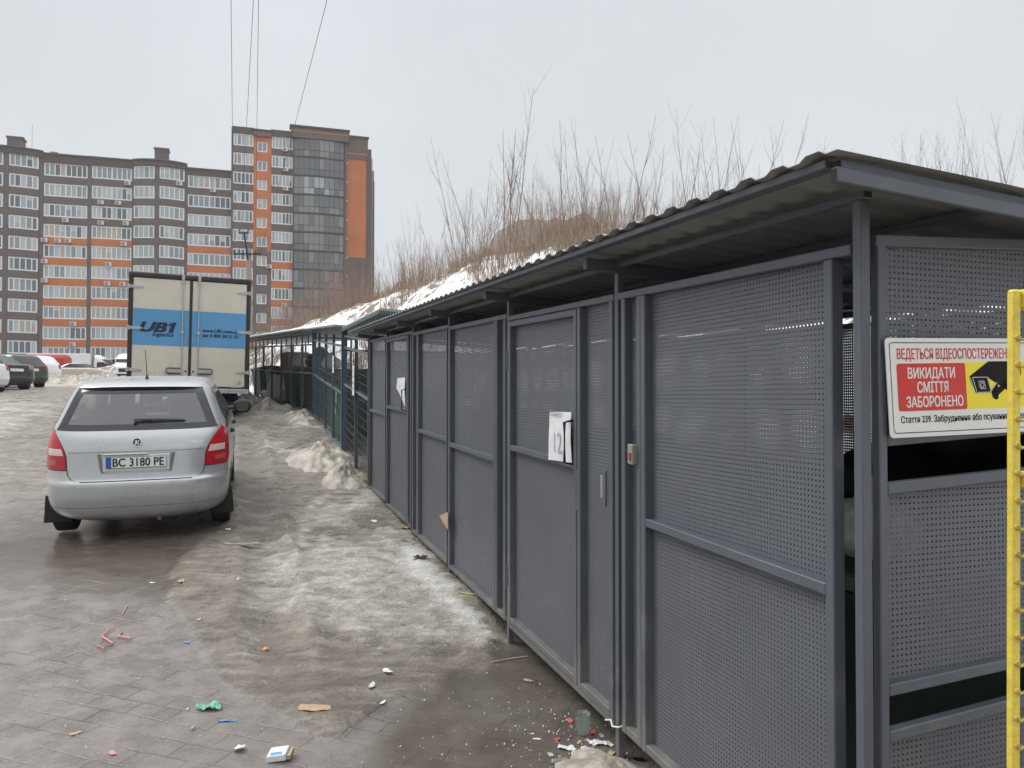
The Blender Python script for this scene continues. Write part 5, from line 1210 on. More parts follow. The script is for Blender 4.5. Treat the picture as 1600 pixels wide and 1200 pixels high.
# snow bank in front of the far vehicles
for i, (px, Y, rx, ry, h) in enumerate(((95, 40.5, 2.6, 1.1, .42), (130, 42.5, 2.4, 1.1, .5), (162, 43, 2.2, 1.2, .55), (190, 44, 2.4, 1.0, .45))):
    p = at(px, Y); o = snow_heap(['snow bank before the white snowed-in hatchback', 'snow bank before the beige saloon', 'snow bank before the cab of the white lorry', 'snow bank before the white van beside the truck'][i], p, rx, ry, h*.9, R(8), 60+i*7); o['group'] = 'snow banks along the far row of vehicles'

# ------------------------------------------------------------------ box truck
def box_truck():
    o = Vector(((294-800)/1200*17.0, 17.0, 0)); gz = g(o.x, o.y)-.14; yaw = R(21.5)
    root = thing('box_truck', 'cream box truck with a blue band and black lettering parked ahead of the silver hatchback', 'truck', (o.x, o.y, gz), yaw)
    root.rotation_euler = (R(2.2), R(1.1), yaw)
    W, z0, z1, Ln = 1.245, .885, 3.285, 5.6
    mb = MB(); mb.box(-W+.03, W-.03, .05, Ln, z0, z1-.03); mb.build('cargo_box', M['cream'], root, bevel=.02)
    for sg in (-1, 1): mb = MB(); mb.box(sg*W-(.075 if sg > 0 else 0), sg*W+(.075 if sg < 0 else 0), -.03, .10, z0-.05, z1); mb.build('door_jamb', M['truckframe'], root, bevel=.01)
    mb = MB(); mb.box(-W-.005, W+.005, -.05, .12, z1-.085, z1+.035); mb.build('top_rail', M['truckframe'], root, bevel=.025)
    mb = MB(); mb.box(-W-.006, W+.006, -.035, .11, z0-.155, z0-.052); mb.build('sill_rail', M['alu'], root, bevel=.008)
    mb = MB(); mb.box(-W+.09, W-.09, -.022, .0, z0-.05, z0-.012); mb.build('seal', M['truckframe'], root)
    mb = MB(); mb.box(-W-.004, -W+.003, .10, Ln, z0-.1, z1-.0); mb.box(W-.003, W+.004, .10, Ln, z0-.1, z1); mb.build('side_trim', M['alu'], root)
    for sg in (-1, 1):
        x0, x1 = (-W+.095, -.028) if sg < 0 else (.028, W-.095)
        mb = MB(); mb.box(x0, x1, -.026, .03, z0-.008, z1-.09); dr = mb.build('rear_door', M['cream'], root, bevel=.006)
        mb = MB(); mb.box(x0+.001, x1-.001, -.0285, -.02, 1.745, 2.535); mb.build('blue_band', M['truckblue'], dr)
        xb = sg*.165
        mb = MB(); mb.tube([(xb, -.055, z0-.02), (xb, -.055, z1-.02)], .013, 8); br = mb.build('lock_bar', M['alu'], dr, smooth=True)
        for zz in (z1-.13, 2.05, z0+.16): mb = MB(); mb.box(xb-.035, xb+.035, -.07, -.024, zz-.03, zz+.03); mb.build('bar_keeper', M['alu'], br, bevel=.004)
        mb = MB(); mb.box(xb-.03, xb+.03, -.075, -.03, z1-.09, z1+.02); mb.build('bar_hook', M['alu'], br, bevel=.004)
        mb = MB(); xa = xb+sg*.27
        mb.box(min(xb, xa), max(xb, xa), -.062, -.03, 1.165, 1.25); hd = mb.build('lock_handle', M['alu'], dr, bevel=.006)
        mb = MB(); mb.tube([(xb+sg*.02, -.06, 1.265), (xa, -.06, 1.265), (xa+sg*.035, -.06, 1.245), (xa+sg*.035, -.06, 1.165), (xa, -.06, 1.145), (xb+sg*.02, -.06, 1.145)], .012, 6); mb.build('handle_loop', M['truckframe'], hd, smooth=True)
        mb = MB(); mb.lathe([(.0001, .008), (.02, .006), (.022, 0)], 12, lambda a, b, c: (sg*.075+a, -.026-c, 1.20+b)); mb.build('lock_boss', M['black'], dr)
        for zz in (3.0, 2.11, 1.21):
            mb = MB(); xo = sg*(W+.03); xi = sg*(W-.29)
            mb.prism([(xo, zz-.035), (xo, zz+.035), (xi+sg*.08, zz+.03), (xi, zz+.012), (xi, zz-.012), (xi+sg*.08, zz-.03)], -.046, -.027, lambda a, b, c: (a, c, b)); mb.tube([(sg*(W-.02), -.05, zz-.045), (sg*(W-.02), -.05, zz+.045)], .022, 8); mb.build('hinge', M['alu'], dr, bevel=.003)
    mb = MB(); mb.box(-.028, .028, -.035, .0, z0-.01, z1-.085); mb.build('centre_seal', M['truckframe'], root)
    def txt(nm, s, x, z, size, width, **k):
        mb = MB(); add_text(mb, s, lambda a, b: (x+a, -.031, z+b), size, width, **k); return mb.build(nm, mat('navy_lettering', (.012, .018, .06), .5), root)
    txt('logo_lettering', 'UB', -1.0, 2.045, .29, .52, shear=.32, bold=.018)
    mb = MB(); mb.face([(x_+.32*(z_-2.045), -.0312, z_) for x_, z_ in ((-.44, 2.03), (-.35, 2.03), (-.35, 2.265), (-.40, 2.265), (-.49, 2.225), (-.49, 2.17), (-.44, 2.185))]); mb.build('logo_numeral', mat('navy_numeral', (.012, .018, .06), .5), root)
    txt('logo_subtitle', 'logistics', -.76, 1.95, .115, .42, shear=.25, bold=.004)
    txt('web_address', 'www.UB1.com.ua', .25, 2.085, .10, .74, bold=.005)
    txt('phone_number', 'tel: 0 800 50 21 01', .25, 1.975, .10, .74, bold=.005)
    mb = MB()
    for a, b in ((0, .0), (0, .045)): mb.box(W-.24, W-.17, -.029, -.0265, z0+.05+b, z0+.08+b)
    mb.build('sticker', mat('faded_sticker', (.45, .3, .25), .6), root)
    mb = MB(); mb.box(-.12, .02, -.062, -.048, z1-.03, z1+.005); mb.build('marker_lamp', mat('dull_red_lamp', (.22, .02, .02), .3), root)
    # rear underside
    mb = MB(); mb.box(-1.0, 1.0, .12, .30, .46, .54); mb.box(-.5, .5, .2, Ln, .42, .55); mb.build('chassis', M['black'], root)
    for sg in (-1, 1):
        mb = MB(); mb.box(sg*.82-.19, sg*.82+.19, .04, .12, .35, .47); tl = mb.build('tail_lamp', M['lamp_red'], root, bevel=.01)
        mb = MB(); mb.box(sg*.93-.06, sg*.93+.07, .032, .04, .365, .455); mb.build('lamp_segment', M['lamp_white'], tl)
        mb = MB(); mb.box(sg*.80-.23, sg*.80+.23, .55, .57, .12, .42); mb.build('mudflap', M['rubber'], root)
        wheel(root, sg*.95, 1.15, .36, .2, sg); wheel(root, sg*.73, 1.15, .36, .18, sg); wheel(root, sg*.95, 5.9, .36, .2, sg)
    mb = MB(); mb.box(-.26, .26, .03, .04, .37, .48); mb.build('number_plate', M['plate'], root)
    tab = [(.4,.9,5.7,7.4),(.6,1.02,5.7,7.5),(1.2,1.02,5.7,7.45),(1.6,.98,5.7,7.2),(2.1,.92,5.7,6.9),(2.3,.8,5.7,6.6)]
    S = Shell(tab, n=8, C=.3, Cf=.5); S.body(None, nr=20, nz=24, ns=6, nf=20).build('cab', M['cream'], root, smooth=True, angle=50)
box_truck()

# ------------------------------------------------------------------ apartment block and tower
YB = 119.6; B0 = Vector(((361-800)/1200*YB, YB, 0)); BE = Vector((.9536, .3011, 0)); BN = Vector((.3011, -.9536, 0)); BROT = math.atan2(BE.y, BE.x)
BASE = 3.4
def bpt(px, py=600, d=0.):
    """photo point -> (s, z) on the facade plane"""
    r = ray(px, py); o = B0+BN*d; k = ((o-CAM).dot(BN))/(r.dot(BN)); p = CAM+r*k; return (p-o).dot(BE), p.z
def bs(px, py=400): return bpt(px, py)[0]
def bz(px, py): return bpt(px, py)[1]
class Facade:
    def __init__(s, root): s.root = root; s.br, s.bd, s.orr, s.ins = MB(), MB(), MB(), MB()
    def seg(s, s0, s1, bulge):
        n = 1 if not bulge else max(1, int(abs(s1-s0)/.8)); return [s0+(s1-s0)*i/n for i in range(n+1)]
    def slab(s, mb, s0, s1, z0, z1, d0, d1, bulge=None):
        q = s.seg(s0, s1, bulge); f = bulge or (lambda a: 0)
        for a, b in zip(q, q[1:]): mb.box(a, b, 0, 1, z0, z1, 0, lambda x, y, z: (x, -(f(x)+d0+(d1-d0)*y), z))
    def window(s, s0, s1, z0, z1, n, bulge=None, d=-.10, fr='pvc', mats=('g1', 'g2', 'g3', 'g4', 'g7'), wts=(2, 5, 4, 4, 1.6), split=None, name='window', fw=.095, parent=None):
        f = bulge or (lambda a: 0); mb = MB(); pn = MB()
        T = lambda x, y, z: (x, -(f(x)+d+y), z)
        cs = [s0+(s1-s0)*i/n for i in range(n+1)]
        heavy = {0, n}|({n//2} if n > 5 else set())
        for i, c in enumerate(cs):
            w_ = fw*(1.0 if i in heavy else .72); a = min(max(c-w_, s0), s1-2*w_) if i in (0, n) else c-w_
            if i == 0: a = s0
            if i == n: a = s1-2*w_
            mb.box(a, a+2*w_, -.03, .05, z0, z1, 0, T)
        for i in range(n):
            for zz in ([z0, z1-2*fw]+([z0+(z1-z0)*split-fw*.6] if split else [])): mb.box(cs[i], cs[i+1], -.028, .045, zz, zz+(2*fw if zz != z0+(z1-z0)*(split or 9)-fw*.6 else 1.2*fw), 0, T)
            zs = [z0, z1] if not split else [z0, z0+(z1-z0)*split, z1]
            k0 = random.choices(range(len(mats)), wts)[0] if i == 0 or random.random() < .4 else k0
            for za, zb in zip(zs, zs[1:]):
                k = k0 if random.random() < .8 else random.choices(range(len(mats)), wts)[0]
                if random.random() < .12 and not split: zm = zb-(zb-za)*random.uniform(.3, .6); pn.box(cs[i], cs[i+1], -.02, -.005, zm, zb, 2 if len(mats) > 2 else k, T); zb = zm
                pn.box(cs[i], cs[i+1], -.02, -.005, za, zb, k, T)
        o = mb.build(name, M[fr], parent or s.root); pn.build('pane', [M[m] for m in mats], o)
        return o
    def finish(s, names=('wall', 'orange_wall', 'recess')):
        if s.br.f: s.br.build('wall', M['brown'], s.root)
        if s.orr.f: s.orr.build('orange_wall', M['orange'], s.root)
        if s.bd.f: s.bd.build('cornice', M['brown_d'], s.root)
        if s.ins.f: s.ins.build('recess', M['inside'], s.root)
acs = []
def ac_unit(label, s, z, d=.02, group='air conditioners on the apartment block'):
    p = B0+BE*s+BN*d; root = thing('air_conditioner', label, 'air conditioner', (p.x, p.y, z), BROT, group)
    mb = MB(); mb.box(-.42, .42, -.36, -.03, .03, .62); mb.build('casing', M['ac'], root, bevel=.03)
    mb = MB(); mb.lathe([(.0001, .012), (.17, .012), (.20, .02), (.24, .012), (.245, 0)], 18, lambda a, b, c: (-.10+a, -.362-c, .32+b)); mb.build('fan_grille', M['greyink'], root, smooth=True)
    mb = MB(); mb.box(-.34, -.30, -.32, .0, -.01, .03); mb.box(.30, .34, -.32, .0, -.01, .03); mb.build('bracket', M['alu'], root)
def block():
    root = thing('apartment_block', 'long brown and orange brick apartment block with rows of glazed balconies', 'apartment block', (B0.x, B0.y, 0), BROT)
    F = Facade(root); H = 3.0
    def z_of(px, py): return bz(px, py)
    # columns: (px left, px right, first window top y at its centre, cells, bay centre or None, orange from this row)
    def arc(sa, sb, h):
        m, r = (sa+sb)/2, (sb-sa)/2; return lambda a: h*max(0, 1-((a-m)/r)**2)
    sA0, sA1 = bs(-62), bs(66); sD0, sD1 = bs(206), bs(291.5)
    bA, bD = arc(sA0, sA1, 1.15), arc(sD0, sD1, 1.05)
    cols = [(-128, -64, 232, 8, None, 4, 'far balcony column'), (-50, 8, 238, 4, bA, 99, ''), (16, 60, 242.5, 5, bA, 99, ''), (67, 136, 256, 8, None, 4, 'wide'), (142, 205.5, 260.5, 8, None, 4, 'wide'),
            (208, 242.5, 261, 4, bD, 99, ''), (249.5, 288, 263.5, 5, bD, 99, ''), (292.5, 360.5, 275.5, 8, None, 4, 'wide')]
    rows = 11; edges = []
    names = []
    for ci, (pa, pb, yt, n, bl, orow, _) in enumerate(cols):
        s0, s1 = bs(pa), bs(pb); zt = z_of((pa+pb)/2, yt)
        hw = 1.92; edges.append((s0, s1, zt, bl, orow))
        for r in range(rows):
            z1 = zt-H*r; z0 = z1-hw
            if z0 < BASE+.3: continue
            F.window(s0+.03, s1-.03, z0, z1, n, bl)
            zb = max(z0-(H-hw), BASE)
            if r >= orow-1: ob = MB(); F.slab(ob, s0, s1, zb, z0, -.25, .0, bl); ob.build('orange_band', M['orange'], root)
            else: F.slab(F.br, s0, s1, zb, z0, -.25, .0, bl)
        F.slab(F.ins, s0, s1, BASE, zt, -.6, -.5, bl)
    # piers between the columns and at the ends
    def pier(pa, pb, ytop, bl=None, d=.06): F.slab(F.br, bs(pa), bs(pb), BASE, z_of((pa+pb)/2, ytop), -.4, d, bl)
    pier(-64, -50, 232); pier(8, 16, 238, bA); pier(60, 67, 243); pier(136, 142, 258); pier(205.5, 208, 255); pier(242.5, 249.5, 262, bD); pier(288, 292.5, 265); pier(-134, -128, 230)
    # parapets
    def par(pa, pb, y_par, y_win, bl, d=.10):
        m = (pa+pb)/2; F.slab(F.bd, bs(pa), bs(pb), z_of(m, y_win)-.02, z_of(m, y_par), -.5, d, bl); F.slab(F.br, bs(pa), bs(pb), z_of(m, y_par), z_of(m, y_par)+.18, -.6, d+.14, bl)
    par(-134, -64, 221, 232, None); par(-64, 66, 232, 241, bA, .18); par(66, 136, 243, 256, None); par(136, 206, 248.5, 260.5, None); par(206, 291.5, 254, 262.5, bD, .18); par(291.5, 361, 266, 275.5, None)
    # body behind and chimneys
    zt = z_of(100, 246); F.slab(F.br, bs(-134), bs(361), BASE-1, zt-1.2, -14, -.62); F.finish()
    for pa, pb, ya, yb in ((6, 30, 217, 232), (239, 260, 235, 252)):
        mb = MB(); z0, z1 = z_of(pa, yb)-1, z_of(pa, ya)+.75; a, b = bs(pa), bs(pb)
        mb.box(a, b, .8, 2.6, z0, z1-.25); mb.box(a-.12, b+.12, .7, 2.7, z1-.25, z1); ch = mb.build('chimney', M['brown'], root)
        mb = MB()
        for k in range(3): mb.box(a+.3+k*.7, a+.65+k*.7, 1.3, 1.6, z1, z1+.18)
        mb.build('chimney_cap', M['concrete'], ch)
    mb = MB(); a = bs(45); z = z_of(45, 232); mb.tube([(a, 1, z-1), (a, 1, z+3.9)], .035, 5); mb.build('aerial', M['alu'], root)
    mb = MB(); a, b = bs(72), bs(84); z = z_of(78, 240); mb.box(a, b, 1.5, 3.5, z-.6, z+.75); mb.build('roof_hut', M['orange'], root)
    # air conditioners, placed as in the photo
    spots = [(200, 286, 'topmost'), (158, 316, 'second row'), (185, 317, 'second row by the pier'), (103, 344, ''), (158, 348, ''), (197, 349, ''), (70, 375, ''), (91, 376, ''), (107, 376, ''), (194, 381, ''), (70, 408, ''), (170, 413, ''), (70, 438, ''), (168, 443, ''), (192, 444, ''), (115, 506, ''), (114, 538, ''), (281, 288, ''), (333, 297, '')]
    lab = ['air conditioner under the top balcony row just left of the second roof chimney', 'air conditioner under the second balcony row near the middle of its column', 'air conditioner under the second balcony row beside the first one there', 'lone air conditioner under the third row of the left wide balcony column',
           'air conditioner under the third row, farther from the chimney bay', 'air conditioner under the third row tight against the chimney bay', 'leftmost of three air conditioners under the fourth balcony row', 'middle of three air conditioners under the fourth balcony row', 'rightmost of three air conditioners under the fourth balcony row', 'single air conditioner on the first orange band beside the chimney bay',
           'air conditioner at the left pier on the second orange band', 'air conditioner in the middle of the second orange band by the thin pier', 'air conditioner at the left pier on the third orange band', 'air conditioner in the middle of the third orange band', 'air conditioner on the third orange band beside the chimney bay', 'air conditioner on the second orange band up from the parked vehicles', 'lowest air conditioner, on the orange band just above the parked vehicles', 'air conditioner under the top row of the chimney bay', 'air conditioner under the top row of the column beside the tower']
    for (px, py, _), l in zip(spots, lab):
        s, z = bpt(px, py+3); bl = bD(s) if sD0 < s < sD1 else 0
        ac_unit('white '+l if not l.split()[0] in ('lone', 'single', 'lowest', 'leftmost', 'middle', 'rightmost') else l, s, z-.1, .03+bl)
block()
def tower():
    root = thing('apartment_tower', 'tall brown and orange brick apartment tower with a curved smoked glass bay', 'apartment tower', (B0.x, B0.y, 0), BROT)
    F = Facade(root); H = 3.0; z_of = bz
    def arc(sa, sb, h): m, r = (sa+sb)/2, (sb-sa)/2; return lambda a: h*max(0, 1-((a-m)/r)**2)
    s = lambda px: bs(px)
    D0 = .5
    off = lambda a: D0
    # balcony columns
    for pa, pb, yt, n, orow in ((363.5, 395.5, 210.5, 5, 7), (423.5, 457, 216, 6, 7)):
        zt = z_of((pa+pb)/2, yt); hw = 1.9
        for r in range(13):
            z1 = zt-H*r; z0 = z1-hw
            if z0 < BASE: continue
            F.window(s(pa)+.02, s(pb)-.02, z0, z1, n, off, wts=(2, 4, 3, 3, 1)); ob = MB() if r >= orow-1 else F.br; F.slab(ob, s(pa), s(pb), max(z0-(H-hw), BASE), z0, -.25+D0, D0)
            if ob is not F.br: ob.build('orange_band', M['orange'], root)
        F.slab(F.ins, s(pa), s(pb), BASE, zt, -.6+D0, -.5+D0)
        F.slab(F.bd, s(pa)-.1, s(pb)+.1, zt, z_of((pa+pb)/2, yt-10.5), -.5+D0, .1+D0)
    F.slab(F.br, s(360.8), s(363.5), BASE, z_of(362, 200), -2, D0+.06)
    # orange strip with small windows, dark below
    za = z_of(409, 215.5); zb = z_of(409, 394)
    w0, w1 = s(401), s(417); ztop = z_of(409, 223)
    tops = [(ztop-H*k) for k in range(12)]
    def strip(mb, z0, z1): 
        if z1 > z0: F.slab(mb, s(395.5), w0, z0, z1, -.3+D0, D0+.05); F.slab(mb, w1, s(423.5), z0, z1, -.3+D0, D0+.05)
    strip(F.orr, zb, za); strip(F.br, BASE, zb)
    prev = za
    for k, zt in enumerate(tops):
        z0 = zt-1.65
        if z0 < BASE+.5: break
        mb = F.orr if zt-.6 > zb else F.br
        F.slab(mb, w0, w1, zt, prev, -.3+D0, D0+.05); F.window(w0, w1, z0, zt, 2, off, wts=(2, 4, 2, 2, 1), d=-.12) if True else None; prev = z0
        F.slab(F.ins, w0, w1, z0, zt, -.45+D0, -.40+D0)
    F.slab(F.br, w0, w1, BASE, prev, -.3+D0, D0+.05)
    F.slab(F.br, s(395.5)-.05, s(423.5)+.05, za, z_of(409, 207), -.3+D0, .35+D0); ob = MB(); F.slab(ob, s(395.5)-.02, s(423.5)+.02, z_of(409, 211.6), z_of(409, 210.4), .2+D0, .37+D0); ob.build('trim_band', M['orange'], root)
    F.slab(F.bd, s(395.5)-.15, s(423.5)+.15, z_of(409, 207), z_of(409, 205), -.3+D0, .5+D0)
    # curved glass bay
    ca, cb = s(457.5), s(537); bulge0 = arc(ca-1.5, cb+1.5, .8); bulge = lambda a: D0+bulge0(a)
    zt = z_of(497, 222)
    for k in range(13):
        z1 = zt-H*k
        if z1-H < BASE: break
        F.window(ca+.05, cb-.05, z1-2.84, z1-.02, 10, bulge, d=.02, fr='alu_dark', mats=('g5', 'g6', 'g5', 'g1', 'g6', 'g4'), wts=(7, 5, 7, 2, 4, .35), split=.36, fw=.03, name='bay_window')
        F.slab(F.bd, ca, cb, z1-H+.0, z1-2.84, -.2, .05, bulge)
    F.slab(F.ins, ca, cb, BASE, zt, -.5, -.4, bulge)
    for pa, pb in ((456.6, 458), (537, 540)): F.slab(F.br, s(pa), s(pb), BASE, z_of(pa, 222), -.5+D0, .55+D0)
    flat = lambda a: D0+.62
    F.slab(F.br, ca-.4, cb+.6, zt, z_of(497, 206), -1.5, .35, flat); ob = MB(); F.slab(ob, ca-.35, cb+.55, z_of(497, 212.6), z_of(497, 211.2), .2, .37, flat); ob.build('trim_band', M['orange'], root); F.slab(F.bd, ca-.6, cb+.8, z_of(497, 206), z_of(497, 203.6), -1.5, .55, flat)
    # orange end wall
    a, b = s(540), s(571.3)
    ob = MB(); F.slab(ob, a, b, z_of(556, 403), z_of(556, 250.5), -.3+D0, D0); ob.build('orange_end_wall', M['orange'], root); F.slab(F.br, a, b, BASE, z_of(556, 403), -.3+D0, D0)
    F.slab(F.br, a, b+.2, z_of(556, 250.5), z_of(556, 243), -.4+D0, .1+D0); ob = MB(); F.slab(ob, a, b+.2, z_of(556, 243), z_of(556, 241), -.4+D0, .12+D0); ob.build('trim_band', M['orange'], root); F.slab(F.br, a, b+.25, z_of(556, 241), z_of(556, 217.5), -.4+D0, .14+D0); F.slab(F.bd, a-.1, b+.4, z_of(556, 217.5), z_of(556, 214.5), -.4+D0, .3+D0)
    # body, set-back corner and drain pipes
    zt2 = z_of(460, 208); F.slab(F.br, s(360.8), b, BASE-1, zt2-1.3, -16, -.62)
    F.slab(F.br, b, b+.9, BASE-1, z_of(574, 233), -15, -.5+D0); F.slab(F.bd, b+.9, b+1.5, BASE-1, z_of(577, 262), -15, -1.6); F.finish()
    mb = MB(); x = b+1.12; mb.tube([(x, .9, BASE), (x, .9, z_of(577, 245))], .09, 6); x = b+1.62; mb.tube([(x, 2.2, BASE), (x, 2.2, z_of(582, 278))], .09, 6); mb.build('drain_pipe', M['alu'], root)
    mb = MB(); x = s(497); mb.box(x-.5, x+.6, 1, 2.2, z_of(497, 206)-.5, z_of(497, 197.5)); mb.build('chimney', M['brown'], root)
    for k in range(7):
        mb = MB(); z = z_of(540, 257+29.3*k); mb.box(a+.02, a+.28, -D0-.2, -D0+.05, z-.12, z+.12); mb.build('wall_lamp', M['ac'], root)
    lab = ['air conditioner under the top right balcony of the tower', 'air conditioner under the second balcony of the tower beside the glass bay', 'air conditioner under the third balcony of the tower beside the glass bay', 'white casing low on the dark strip of the tower', 'low air conditioner on the tower just above the brush']
    for (px, py), l in zip(((446, 235), (446, 266), (446, 296), (420.5, 417), (444, 477)), lab):
        q, z = bpt(px, py+3); ac_unit(l, q, z-.1, D0+.08, 'air conditioners on the apartment tower')
tower()

# ------------------------------------------------------------------ utility pole and wires
def pole():
    Y = 40.; b = Vector(((390-800)/1200*Y, Y, 0)); b.z = g(b.x, b.y)-.3
    root = thing('utility_pole', 'old concrete utility pole with cross arms in front of the tower', 'utility pole', b, world=True)
    zt = 1.6+(620-388)*Y/1200; tp = Vector((b.x-.08, b.y, zt))
    mb = MB(); mb.tube([b, tp], [.19, .13], 8); mb.build('shaft', M['concrete'], root, smooth=True)
    pk = Vector((b.x-.29, b.y, 1.6+(620-364)*Y/1200)); mb = MB(); mb.beam(tp-Vector((0, .12, .6)), pk-Vector((0, .12, 0)), .07, .07, up=(0, 1, 0)); mb.build('top_bracket', M['black'], root)
    zc = 1.6+(620-397)*Y/1200; arms = []
    for c, hw in ((pk, .26), (Vector((b.x-.12, b.y, zc)), .72)):
        mb = MB(); mb.box(c.x-hw, c.x+hw, c.y-.20, c.y-.13, c.z-.04, c.z+.03); ar = mb.build('cross_arm', M['black'], root)
        for sx_ in ((-.9, .9) if hw < .5 else (-.95, -.55, .6, .95)):
            q = Vector((c.x+hw*sx_, c.y-.16, c.z)); mb = MB(); mb.lathe([(.012, 0), (.012, .08), (.05, .08), (.055, .12), (.035, .15), (.045, .19), (.0001, .21)], 8, lambda x, y, z: q+Vector((x, y, z))); mb.build('insulator', M['porcelain'], ar, smooth=True); arms.append(q+Vector((0, 0, .17)))
    return arms
arms = pole()
def wire(label, A, px_top, zf):
    r = ray(px_top, 0); k = (zf-1.6)/r.z; Bp = CAM+r*k
    d = (Bp-A); pts = []
    for i in range(49):
        t = i/48*1.9; q = A+d*t; sag = -.55*(1-(2*min(t, 1.9)/1.9-1)**2)+.55*(1-(2*1/1.9-1)**2)*min(t, 1)
        pts.append(Vector((q.x, q.y, A.z+(Bp.z-A.z)*min(t, 1.9)+(sag if t <= 1 else -.55*(1-(2*t/1.9-1)**2)+.55*(1-(2/1.9-1)**2)))))
    mb = MB(); mb.tube(pts, .006, 5); tag(mb.build('power_cable', M['black'], org=A, smooth=True), label, 'power cable', 'power cables overhead')
wire('overhead power cable hanging straight down the sky over the left end of the tower', arms[2], 361, 9.2)
wire('first of two close overhead cables between the end cable and the slanting one', arms[3], 396, 9.3)
wire('second of two close overhead cables, on the side of the slanting cable', arms[4], 404, 9.3)
wire('slanting overhead power cable that meets the skyline over the glass bay', arms[5], 511, 9.4)

# ------------------------------------------------------------------ bare shrubs and dry grass on the bank
def shrub_mesh(name, m, nst, h, spread, seed, lean=.25, rad=.016, twig=1.0, upright=True):
    rd_ = random.Random(seed); mb = MB()
    def branch(p, d, L_, r, lvl):
        n = 5 if lvl == 0 else 3; pts = [p]; q = p.copy(); dd = d.copy()
        for i in range(n):
            dd = (dd+Vector((rd_.uniform(-1, 1)*.07, rd_.uniform(-1, 1)*.07, rd_.uniform(.02, .13)))).normalized(); q = q+dd*(L_/n); pts.append(q.copy())
        mb.tube(pts, [r*(1-.75*i/n) for i in range(n+1)], 3, cap=False)
        if lvl < 2:
            k = int((rd_.randint(5, 9) if lvl == 0 else rd_.randint(1, 3))*twig)
            for _ in range(k):
                t = rd_.uniform(.22, .97); a = min(int(t*n), n-1); b = pts[a].lerp(pts[a+1], t*n-a)
                ang = rd_.uniform(0, 6.283); el = rd_.uniform(.75, 1.2) if lvl == 0 else rd_.uniform(.6, 1.1)
                nd = (dd*math.sin(el+.4)+Vector((math.cos(ang), math.sin(ang), rd_.uniform(.1, .7)))*math.cos(el)).normalized()
                branch(b, nd, L_*rd_.uniform(.18, .40)*(1.15-t*.6), r*.5*(1-.5*t), lvl+1)
    for i in range(nst):
        a = rd_.uniform(0, 6.283); rr = spread*rd_.random()**.7; p = Vector((math.cos(a)*rr, math.sin(a)*rr, -.15))
        branch(p, Vector((math.cos(a)*lean*rd_.random(), math.sin(a)*lean*rd_.random(), 1)).normalized(), h*rd_.uniform(.55, 1.0), rad*rd_.uniform(.7, 1.2), 0)
    o = mb.build(name, m, None); return o
PROTO = []
for i, (nm, mm, a, lab, cat) in enumerate((
    ('bare_sapling', 'bark', dict(nst=3, h=6.0, spread=.35, seed=3, lean=.07, rad=.030, twig=1.2), 'tall bare forked sapling on the snowy bank above the shelter roof', 'sapling'),
    ('bare_sapling', 'bark_grey', dict(nst=5, h=5.3, spread=.7, seed=5, lean=.3, rad=.019, twig=1.0), 'grey bare sapling with long straight shoots on the bank', 'sapling'),
    ('bare_shrub', 'bark', dict(nst=11, h=4.0, spread=.9, seed=8, lean=.45, rad=.0135), 'brown leafless shrub of many thin stems on the bank', 'shrub'),
    ('bare_shrub', 'bark_red', dict(nst=14, h=3.2, spread=1.1, seed=12, lean=.5, rad=.012), 'reddish leafless brush of thin upright stems on the bank', 'shrub'),
    ('bare_shrub', 'bark_grey', dict(nst=9, h=3.7, spread=.8, seed=21, lean=.5, rad=.012, twig=1.2), 'grey leafless shrub with fine twigs on the bank', 'shrub'),
    ('bare_shrub', 'straw', dict(nst=14, h=1.7, spread=.9, seed=33, lean=.7, rad=.012, twig=.8), 'low straw coloured dead shrub on the bank', 'shrub'))):
    o = shrub_mesh(nm, M[mm], **a); PROTO.append([o, lab, cat, False])
GRP = ['tall bare saplings on the bank', 'tall bare saplings on the bank', 'leafless shrubs on the bank', 'leafless shrubs on the bank', 'leafless shrubs on the bank', 'leafless shrubs on the bank']
def plant(k, x, y, sc, label=None):
    P_ = PROTO[k]
    if not P_[3]: o = P_[0]; P_[3] = True
    else: o = P_[0].copy(); COL.objects.link(o)
    o.location = (x, y, hill_z(x, y)[0]); o.rotation_euler = (random.uniform(-.06, .06), random.uniform(-.06, .06), random.uniform(0, 6.28)); o.scale = (sc*random.uniform(.9, 1.1), sc*random.uniform(.9, 1.1), sc)
    tag(o, label or P_[1], P_[2], GRP[k]); return o
def plant_px(k, px, Y, sc, label=None): return plant(k, (px-800)/1200*Y, Y, sc, label)
# single saplings that stand out against the sky
plant_px(0, 795, 24.5, 1.12, 'tallest bare forked sapling on the bank, reaching highest into the sky')
for k, px, Y, sc in ((1, 742, 27, 1.0), (1, 768, 24, .85), (0, 822, 23, .62), (1, 880, 26, .95), (1, 905, 25, .85), (1, 952, 24, .95), (1, 985, 25, .85), (1, 1040, 24, .8), (0, 1062, 22, .55), (1, 1100, 22, .8), (1, 1150, 20, .7),
                     (1, 1238, 18, .56), (4, 1285, 17, .58), (4, 1462, 15, .62), (4, 1500, 15, .58), (1, 1552, 15, .36), (4, 1598, 14.4, .66), (1, 660, 33, .75), (1, 700, 31, .8), (1, 1195, 18, .6)): plant_px(k, px, Y, sc)
rs = random.Random(4)
for i in range(135):                                            # thicket along the crest
    px = rs.uniform(640, 1120); Y = rs.uniform(21, 36)
    s_, v_ = hill_sv((px-800)/1200*Y, Y)
    if v_ < 3.6 or mound((px-800)/1200*Y, Y) > .3: continue
    if 840 < px < 960 and rs.random() < .5: Y = rs.uniform(23, 26.5)
    plant_px(rs.choice((2, 3, 3, 4, 3, 2)), px, Y, rs.uniform(.38, .85)*(1.0 if px > 720 else .95))
